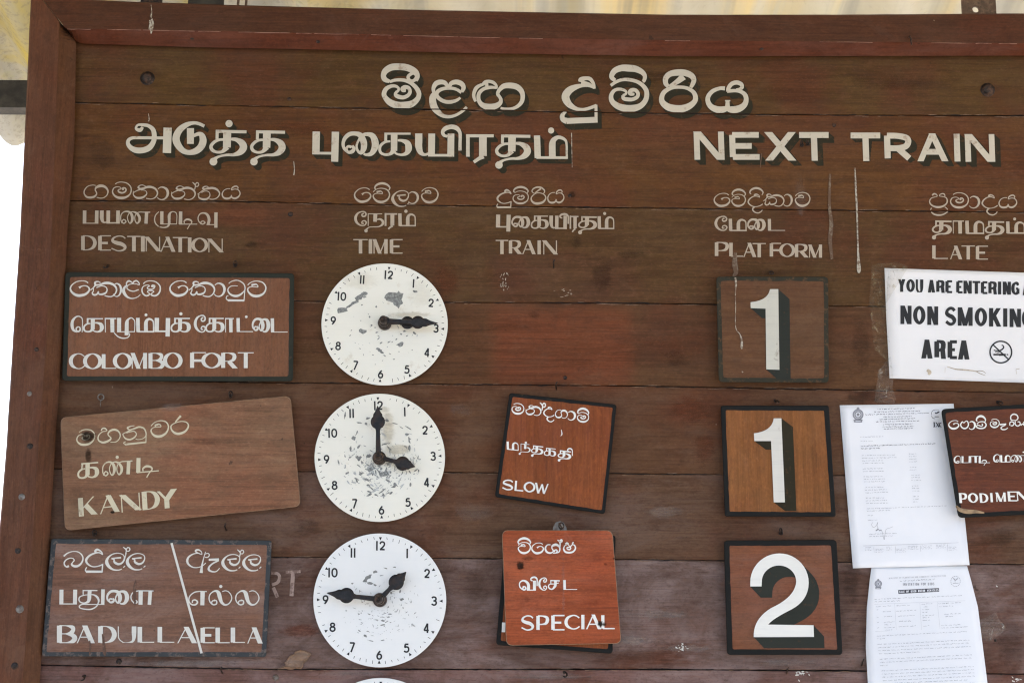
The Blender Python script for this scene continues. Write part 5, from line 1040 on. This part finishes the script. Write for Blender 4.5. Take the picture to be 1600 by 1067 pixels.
for a in [(240, 460, 85, 80), (240, 500, 118, 110), (245, 515, 150, 140), (250, 470, 212, 207), (250, 520, 244, 236), (255, 520, 276, 268), (800, 890, 68, 66), (800, 895, 98, 96), (805, 900, 128, 126), (812, 880, 194, 192), (815, 882, 224, 222), (815, 880, 256, 253), (262, 1215, 338, 304), (265, 540, 366, 358), (272, 340, 420, 418), (275, 405, 476, 472), (290, 620, 640, 630), (290, 570, 668, 660)]: tline(ink, *a, Z2, 9, wv=5)
for x0, x1, yy in [(243, 320, 800), (365, 460, 820), (495, 560, 795), (615, 730, 818), (750, 880, 785), (910, 1040, 780), (1085, 1200, 770), (1235, 1340, 795)]:
    for k in range(3): tline(ink, x0, x1 - 18 * (k % 2), yy + k * 17, yy + k * 17 - 3, Z2, 7, wv=4)
direct(ink, "|220,780,4 700,765,3.6; |700,765,3.6 1355,742,3.4; |345,795,3 350,862,3; |600,785,3 606,868,3; |900,775,3 905,850,3; |1222,762,3 1226,845,3", Z2)
ink.build('typed_text', M['print_g'], le)
ink = PInk(ll, lr, ld, .0007); direct(ink, "330,500,3 320,530,3 340,560,3 375,540,3 390,500,3 385,540,3 395,570,4 370,600,9 400,585,9 415,600,8 430,590,8 440,600,4 455,650,3 470,705,4 490,590,3 540,565,3 575,550,3", Z2); ink.build('signature', M['print_m'], le)
def crest(ink, cx, cy, r, win):
    c = lambda rr, w_: " ".join("%g,%g,%g" % (cx + math.cos(k * math.pi / 10) * rr, cy + math.sin(k * math.pi / 10) * rr, w_) for k in range(21))
    s = c(r * .9, r * .24) + ";" + c(r * .55, r * .16) + "; o%g,%g,%g" % (cx, cy, r * .55)
    for k in range(24):
        a = k * math.pi / 12; s += "; |%g,%g,%g %g,%g,%g" % (cx + math.cos(a) * r * .62, cy + math.sin(a) * r * .62, r * .08, cx + math.cos(a) * r * .84, cy + math.sin(a) * r * .84, r * .1)
    s += "; o%g,%g,%g; |%g,%g,%g %g,%g,%g; |%g,%g,%g %g,%g,%g" % (cx, cy - r * 1.1, r * .55, cx - r * .85, cy + r * 1.05, r * .22, cx + r * .85, cy + r * 1.05, r * .22, cx - r * .75, cy + r * 1.38, r * .16, cx + r * .75, cy + r * 1.38, r * .16)
    s += "; |%g,%g,%g %g,%g,%g" % (cx - r * .5, cy + r * .9, r * .3, cx - r * .7, cy + r * 1.4, r * .25) + "; |%g,%g,%g %g,%g,%g" % (cx + r * .5, cy + r * .9, r * .3, cx + r * .7, cy + r * 1.4, r * .25)
    direct(ink, s, win)
ink = PInk(ll, lr, ld); crest(ink, 322, 178, 66, Z1); ink.build('crest', M['print_m'], le)
ink = PInk(ll, lr, ld); direct(ink, "1235,185,5 1228,160,5 1245,130,5 1280,118,4 1320,122,4; 1228,195,5 1245,220,6 1270,228,5; 1285,165,16 1270,150,8; 1285,165,12 1310,150,18 1330,140,4; |1268,205,9 1320,205,8", Z1); direct(ink, "|1262,275,16 1264,330,16; |1250,275,6 1276,275,6; |1250,330,6 1278,330,6; |1285,275,10 1322,332,16; |1325,275,6 1285,332,7; 1352,278,6 1330,290,12 1330,318,12 1352,332,6", Z1); ink.build('logo', M['print_d'], le)
# invitation for bids
bl = [(1362, 884), (1359, 905), (1354.5, 948), (1352.7, 1010), (1356, 1067), (1362, 1140)]; br = [(1511, 884), (1517, 905), (1528, 948), (1537, 1020), (1543, 1067), (1552, 1140)]
bd = lambda u, v: .0020 + .030 * v * (0.35 + .65 * math.sin(u * math.pi)) * min(1, v * 1.6) + .001
bi = sheet('printed_notice', bl, br, 'curling white sheet headed INVITATION FOR BIDS, hanging below the typed letter', M['paper'], bd, ny=36)
Z3 = (1340, 880, 5.705)
random.seed(41); ink = PInk(bl, br, bd, .0006)
for a in [(150, 940, 318, 284), (150, 395, 340, 330), (165, 205, 385, 382), (225, 300, 380, 376), (345, 465, 376, 368), (570, 680, 362, 354), (720, 920, 358, 346), (725, 855, 384, 376), (590, 640, 386, 384), (170, 185, 410, 409), (225, 300, 428, 424), (345, 535, 424, 414), (575, 645, 412, 409), (575, 635, 434, 431), (575, 685, 464, 458), (770, 935, 452, 444), (780, 855, 472, 468), (170, 190, 478, 476), (235, 310, 472, 468), (360, 510, 468, 460), (580, 640, 482, 479), (580, 650, 506, 503), (175, 190, 525, 523), (235, 330, 524, 518), (370, 480, 516, 510), (240, 300, 546, 543), (175, 200, 572, 570), (240, 330, 572, 566), (365, 525, 562, 554), (585, 660, 556, 551), (745, 920, 552, 542), (745, 980, 574, 562), (250, 310, 592, 589), (170, 985, 645, 604), (175, 260, 670, 666), (175, 1000, 720, 680), (180, 1010, 748, 706), (185, 1010, 776, 738), (190, 560, 804, 786), (195, 1020, 852, 812), (200, 1025, 880, 840), (200, 280, 908, 904), (210, 1035, 955, 916), (215, 1040, 985, 944), (220, 1045, 1012, 972), (225, 1050, 1042, 1002), (230, 985, 1070, 1034), (235, 1050, 1098, 1062)]: tline(ink, *a, Z3, 7, wv=4)
direct(ink, "|150,362,2 960,330,2; |155,605,2 985,560,2; |330,355,2 345,590,2; |555,350,2 570,590,2; |710,340,2 735,580,2", Z3, .7)
ink.build('printed_text', M['print_g'], bi)
def tinytext(ink, s, x0, x1, y0, y1, h, win, T=.22, t=.16):
    n = len(s); cw = (x1 - x0) / n
    for k, ch in enumerate(s):
        if ch == ' ': continue
        y = y0 + (y1 - y0) * k / n; pad = cw * .1
        latin(ink, ch, x0 + k * cw + pad + (cw * .2 if ch == 'I' else 0), x0 + (k + 1) * cw - pad, y, y + h, win, T=T, t=t)
LAT['V'] = "|0,0,T 50,100,T; |100,0,t 50,100,t"; LAT['H'] = "|0,0,T 0,100,T; |100,0,T 100,100,T; |0,50,t 100,50,t"
ink = PInk(bl, br, bd, .0006); tinytext(ink, "INVITATION FOR BIDS", 398, 685, 174, 168, 24, Z3, T=.17, t=.12)
ink.build('heading', M['print_m'], bi)
ink = PInk(bl, br, bd, .0006); tinytext(ink, "MINISTRY OF PLANTATION AND COMMUNITY INFRASTRUCTURE", 280, 790, 124, 102, 13, Z3, T=.14, t=.11); tline(ink, 378, 695, 155, 140, Z3, 10, wv=5); ink.build('subheading', M['print_g'], bi)
ink = PInk(bl, br, bd, .0005); ink.stroke('f', [(1340 + x / 5.705, 880 + y / 5.705) for x, y in [(362, 236), (725, 218), (727, 250), (364, 270)]]); hb_ = ink.build('black_banner', M['print_d'], bi)
ink = PInk(bl, br, bd, .0009); tinytext(ink, "SALE OF USED MOTOR VEHICLES", 368, 722, 242, 224, 20, Z3); ink.build('banner_lettering', M['paper'], hb_)
ink = PInk(bl, br, bd, .0006); crest(ink, 184, 180, 32, Z3); ink.build('crest', M['print_m'], bi)
ink = PInk(bl, br, bd, .0006)
for k in range(16): a = k * math.pi / 8; direct(ink, "%g,%g,4 %g,%g,6" % (873 + math.cos(a) * 42, 158 + math.sin(a) * 46, 873 + math.cos(a + .25) * 42, 158 + math.sin(a + .25) * 46), Z3)
direct(ink, "870,150,8 858,135,9 850,132,3; 870,150,8 885,138,10 895,130,3; |868,150,4 870,168,4; |850,176,5 900,174,5", Z3); ink.build('logo', M['print_g'], bi)

# ================================================================== roof and what hangs from it
m, t, b = newmat('cement_roof_sheet'); b.inputs['Roughness'].default_value = .85; b.inputs['Specular IOR Level'].default_value = .2
na_ = noise_(t, coords(t), 2.2, 6, .65); nb_ = noise_(t, coords(t), 60, 4, .7); nc_ = noise_(t, coords(t, (1, .5, 1)), 4.0, 5, .6, .5)
geo = N(t, 'ShaderNodeNewGeometry'); sx = N(t, 'ShaderNodeSeparateXYZ'); t.links.new(geo.outputs['Position'], sx.inputs[0])
left = ramp(t, sx.outputs[0], -.75, -.1, 1, .1)
cc = mix(t, ramp(t, na_, .35, .65), (.60, .555, .44), (.68, .645, .55)); cc = mix(t, ramp(t, nb_, .6, .75, 0, .4), cc, (.45, .42, .36))
ns1 = noise_(t, coords(t, (5.5, .22, 1)), 1.0, 4, .6); ns2 = noise_(t, coords(t, (11, .3, 1)), 1.0, 4, .6)  # lengthwise streaks paint the corrugations' light and dark bands into the colour
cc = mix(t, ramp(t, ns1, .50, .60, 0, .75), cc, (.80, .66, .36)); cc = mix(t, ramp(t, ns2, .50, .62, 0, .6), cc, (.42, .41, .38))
cc = mix(t, math_(t, 'MULTIPLY', left, .62), cc, (.27, .27, .26)); cc = mix(t, math_(t, 'MULTIPLY', ramp(t, nc_, .45, .65, 0, .95), left), cc, (.50, .40, .10)); cc = mix(t, math_(t, 'MULTIPLY', ramp(t, na_, .52, .7, 0, .8), left), cc, (.36, .38, .09)); cc = mix(t, math_(t, 'MULTIPLY', ramp(t, nb_, .50, .62, 0, .35), left), cc, (.2, .19, .16))
t.links.new(cc, b.inputs['Base Color'])
tr = N(t, 'ShaderNodeBsdfTranslucent'); t.links.new(cc, tr.inputs[0]); mx = N(t, 'ShaderNodeMixShader'); mx.inputs[0].default_value = .22
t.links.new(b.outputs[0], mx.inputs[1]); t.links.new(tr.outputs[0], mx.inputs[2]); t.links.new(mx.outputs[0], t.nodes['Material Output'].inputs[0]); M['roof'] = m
EY, SL = 1.05, math.tan(R(12))
# eave height chosen where the sheet ends in the photograph, left of the frame
ez = P(22, 226, -EY).z
mb = MB(); PITCHC = .177; nx = 700; X0, X1 = -3.6, 3.4
ysr = [EY, EY - .05, EY - .3, EY - 1, EY - 2, EY - 3.5, EY - 7.0]; ph = P(24, 226, -EY).x
vs = []
for j, y in enumerate(ysr):
    for i in range(nx + 1):
        x = X0 + (X1 - X0) * i / nx; yy = y + (.010 * noise.noise(Vector((x * 14, 0, 0))) + .006 * noise.noise(Vector((x * 60, 3, 0))) if j == 0 else 0)
        vs.append(Vector((x, yy, ez + (EY - yy) * SL - .034 * math.cos(2 * math.pi * (x - ph) / PITCHC) + .034)))
fs = [(j * (nx + 1) + i, j * (nx + 1) + i + 1, (j + 1) * (nx + 1) + i + 1, (j + 1) * (nx + 1) + i) for j in range(len(ysr) - 1) for i in range(nx)]
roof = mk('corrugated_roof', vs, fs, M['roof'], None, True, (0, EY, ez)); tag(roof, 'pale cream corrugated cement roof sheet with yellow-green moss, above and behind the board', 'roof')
sm = roof.modifiers.new('thickness', 'SOLIDIFY'); sm.thickness = .006; sm.offset = 1
# unseen platform floor, added to bounce light up onto board and frame
m, t, b = newmat('bounce_platform_concrete'); b.inputs['Roughness'].default_value = .9
t.links.new(mix(t, ramp(t, noise_(t, coords(t), .8, 6, .6), .35, .7), (.235, .225, .205), (.30, .29, .27)), b.inputs['Base Color'])
mb = MB(); mb.add([Vector((-60, 40, 0)), Vector((60, 40, 0)), Vector((60, -60, 0)), Vector((-60, -60, 0))], [(3, 2, 1, 0)]); tag(mb.build('platform', m), kind='structure')
# purlin under the sheets
by = .55; bt = P(20, 131.5, -by).z; bb = P(20, 174, -by).z
mb = MB(); mb.box((-.2, by, (bt + bb) / 2), 6.2, .05, bt - bb); o = mb.build('roof_purlin', M['beam'], None, False, (-.2, by, bb)); tag(o, 'dark grimy purlin running behind the left edge of the board frame', 'beam')
# hanging straps
def strap(x0, x1, ybot, hole, label, mat, d=-.035, top=-160):
    a = P(x0, ybot + 16, d); b_ = P(x1, top, d); bm = bmesh.new()
    w_ = b_.x - a.x; cz = P((x0 + x1) / 2, hole[1], d) if hole else None
    vs = []; fs = []
    if hole:
        r_ = hole[2] * MM; c = P(hole[0], hole[1], d); n = 24; sq = []
        rect = [(a.x, c.z - w_ / 2), (b_.x, c.z - w_ / 2), (b_.x, c.z + w_ / 2), (a.x, c.z + w_ / 2)]
        for k in range(n):
            th = 2 * math.pi * k / n; dx, dz = math.cos(th), math.sin(th); s_ = 1 / max(abs(dx), abs(dz))
            sq.append((min(max(c.x + dx * s_ * w_, a.x), b_.x), c.z + dz * s_ * w_ / 2))
        mb = MB()
        for yy, fl in ((-d - .003, 1), (-d + .003, -1)):
            v = [Vector((c.x + math.cos(2 * math.pi * k / n) * r_, yy, c.z + math.sin(2 * math.pi * k / n) * r_)) for k in range(n)] + [Vector((x, yy, z)) for x, z in sq]
            f = [(k, n + k, n + (k + 1) % n, (k + 1) % n) for k in range(n)]; mb.add(v, f)
            for z0, z1 in ((a.z, c.z - w_ / 2), (c.z + w_ / 2, b_.z)):
                mb.add([Vector((a.x, yy, z0)), Vector((b_.x, yy, z0)), Vector((b_.x, yy, z1)), Vector((a.x, yy, z1))], [(0, 1, 2, 3)])
        v = [Vector((c.x + math.cos(2 * math.pi * k / n) * r_, yy, c.z + math.sin(2 * math.pi * k / n) * r_)) for yy in (-d - .003, -d + .003) for k in range(n)]
        mb.add(v, [(k, (k + 1) % n, n + (k + 1) % n, n + k) for k in range(n)])
        for xx in (a.x, b_.x): mb.add([Vector((xx, -d - .003, a.z)), Vector((xx, -d + .003, a.z)), Vector((xx, -d + .003, b_.z)), Vector((xx, -d - .003, b_.z))], [(0, 1, 2, 3)])
    else:
        mb = MB(); mb.box(((a.x + b_.x) / 2, -d, (a.z + b_.z) / 2), w_, .006, b_.z - a.z)
    o = mb.build('hanger_strap', mat, None, False, ((a.x + b_.x) / 2, -d, a.z)); return tag(o, label, 'strap', 'straps holding the board up')
strap(1504, 1545, 22, (1524, 16, 5.5), 'rusty flat steel strap with a bolt hole, above the right part of the frame', M['strap'])
strap(219, 263, 4, None, 'dark iron strap above the white drip on the frame, left of the wider bracket', M['iron'])
strap(293, 358, 8, None, 'wide dark iron bracket plate above the frame, between a strap and cables', M['beam'], -.045)
# cables
for x, lab in ((371, 'thin brown cable rising above the frame, nearer the dark bracket'), (383.5, 'thin brown cable rising above the frame, farther from the dark bracket')):
    mb = MB(); c = P(x, 14, -.05); mb.tube([c + Vector((0, 0, -.02)), c + Vector((.002, 0, .05)), c + Vector((-.004, .01, .16)), c + Vector((-.002, .02, .3))], 2.2 * MM, 8); o = mb.build('cable', M['strap'], None, True, c); tag(o, lab, 'cable', 'cables above the frame')
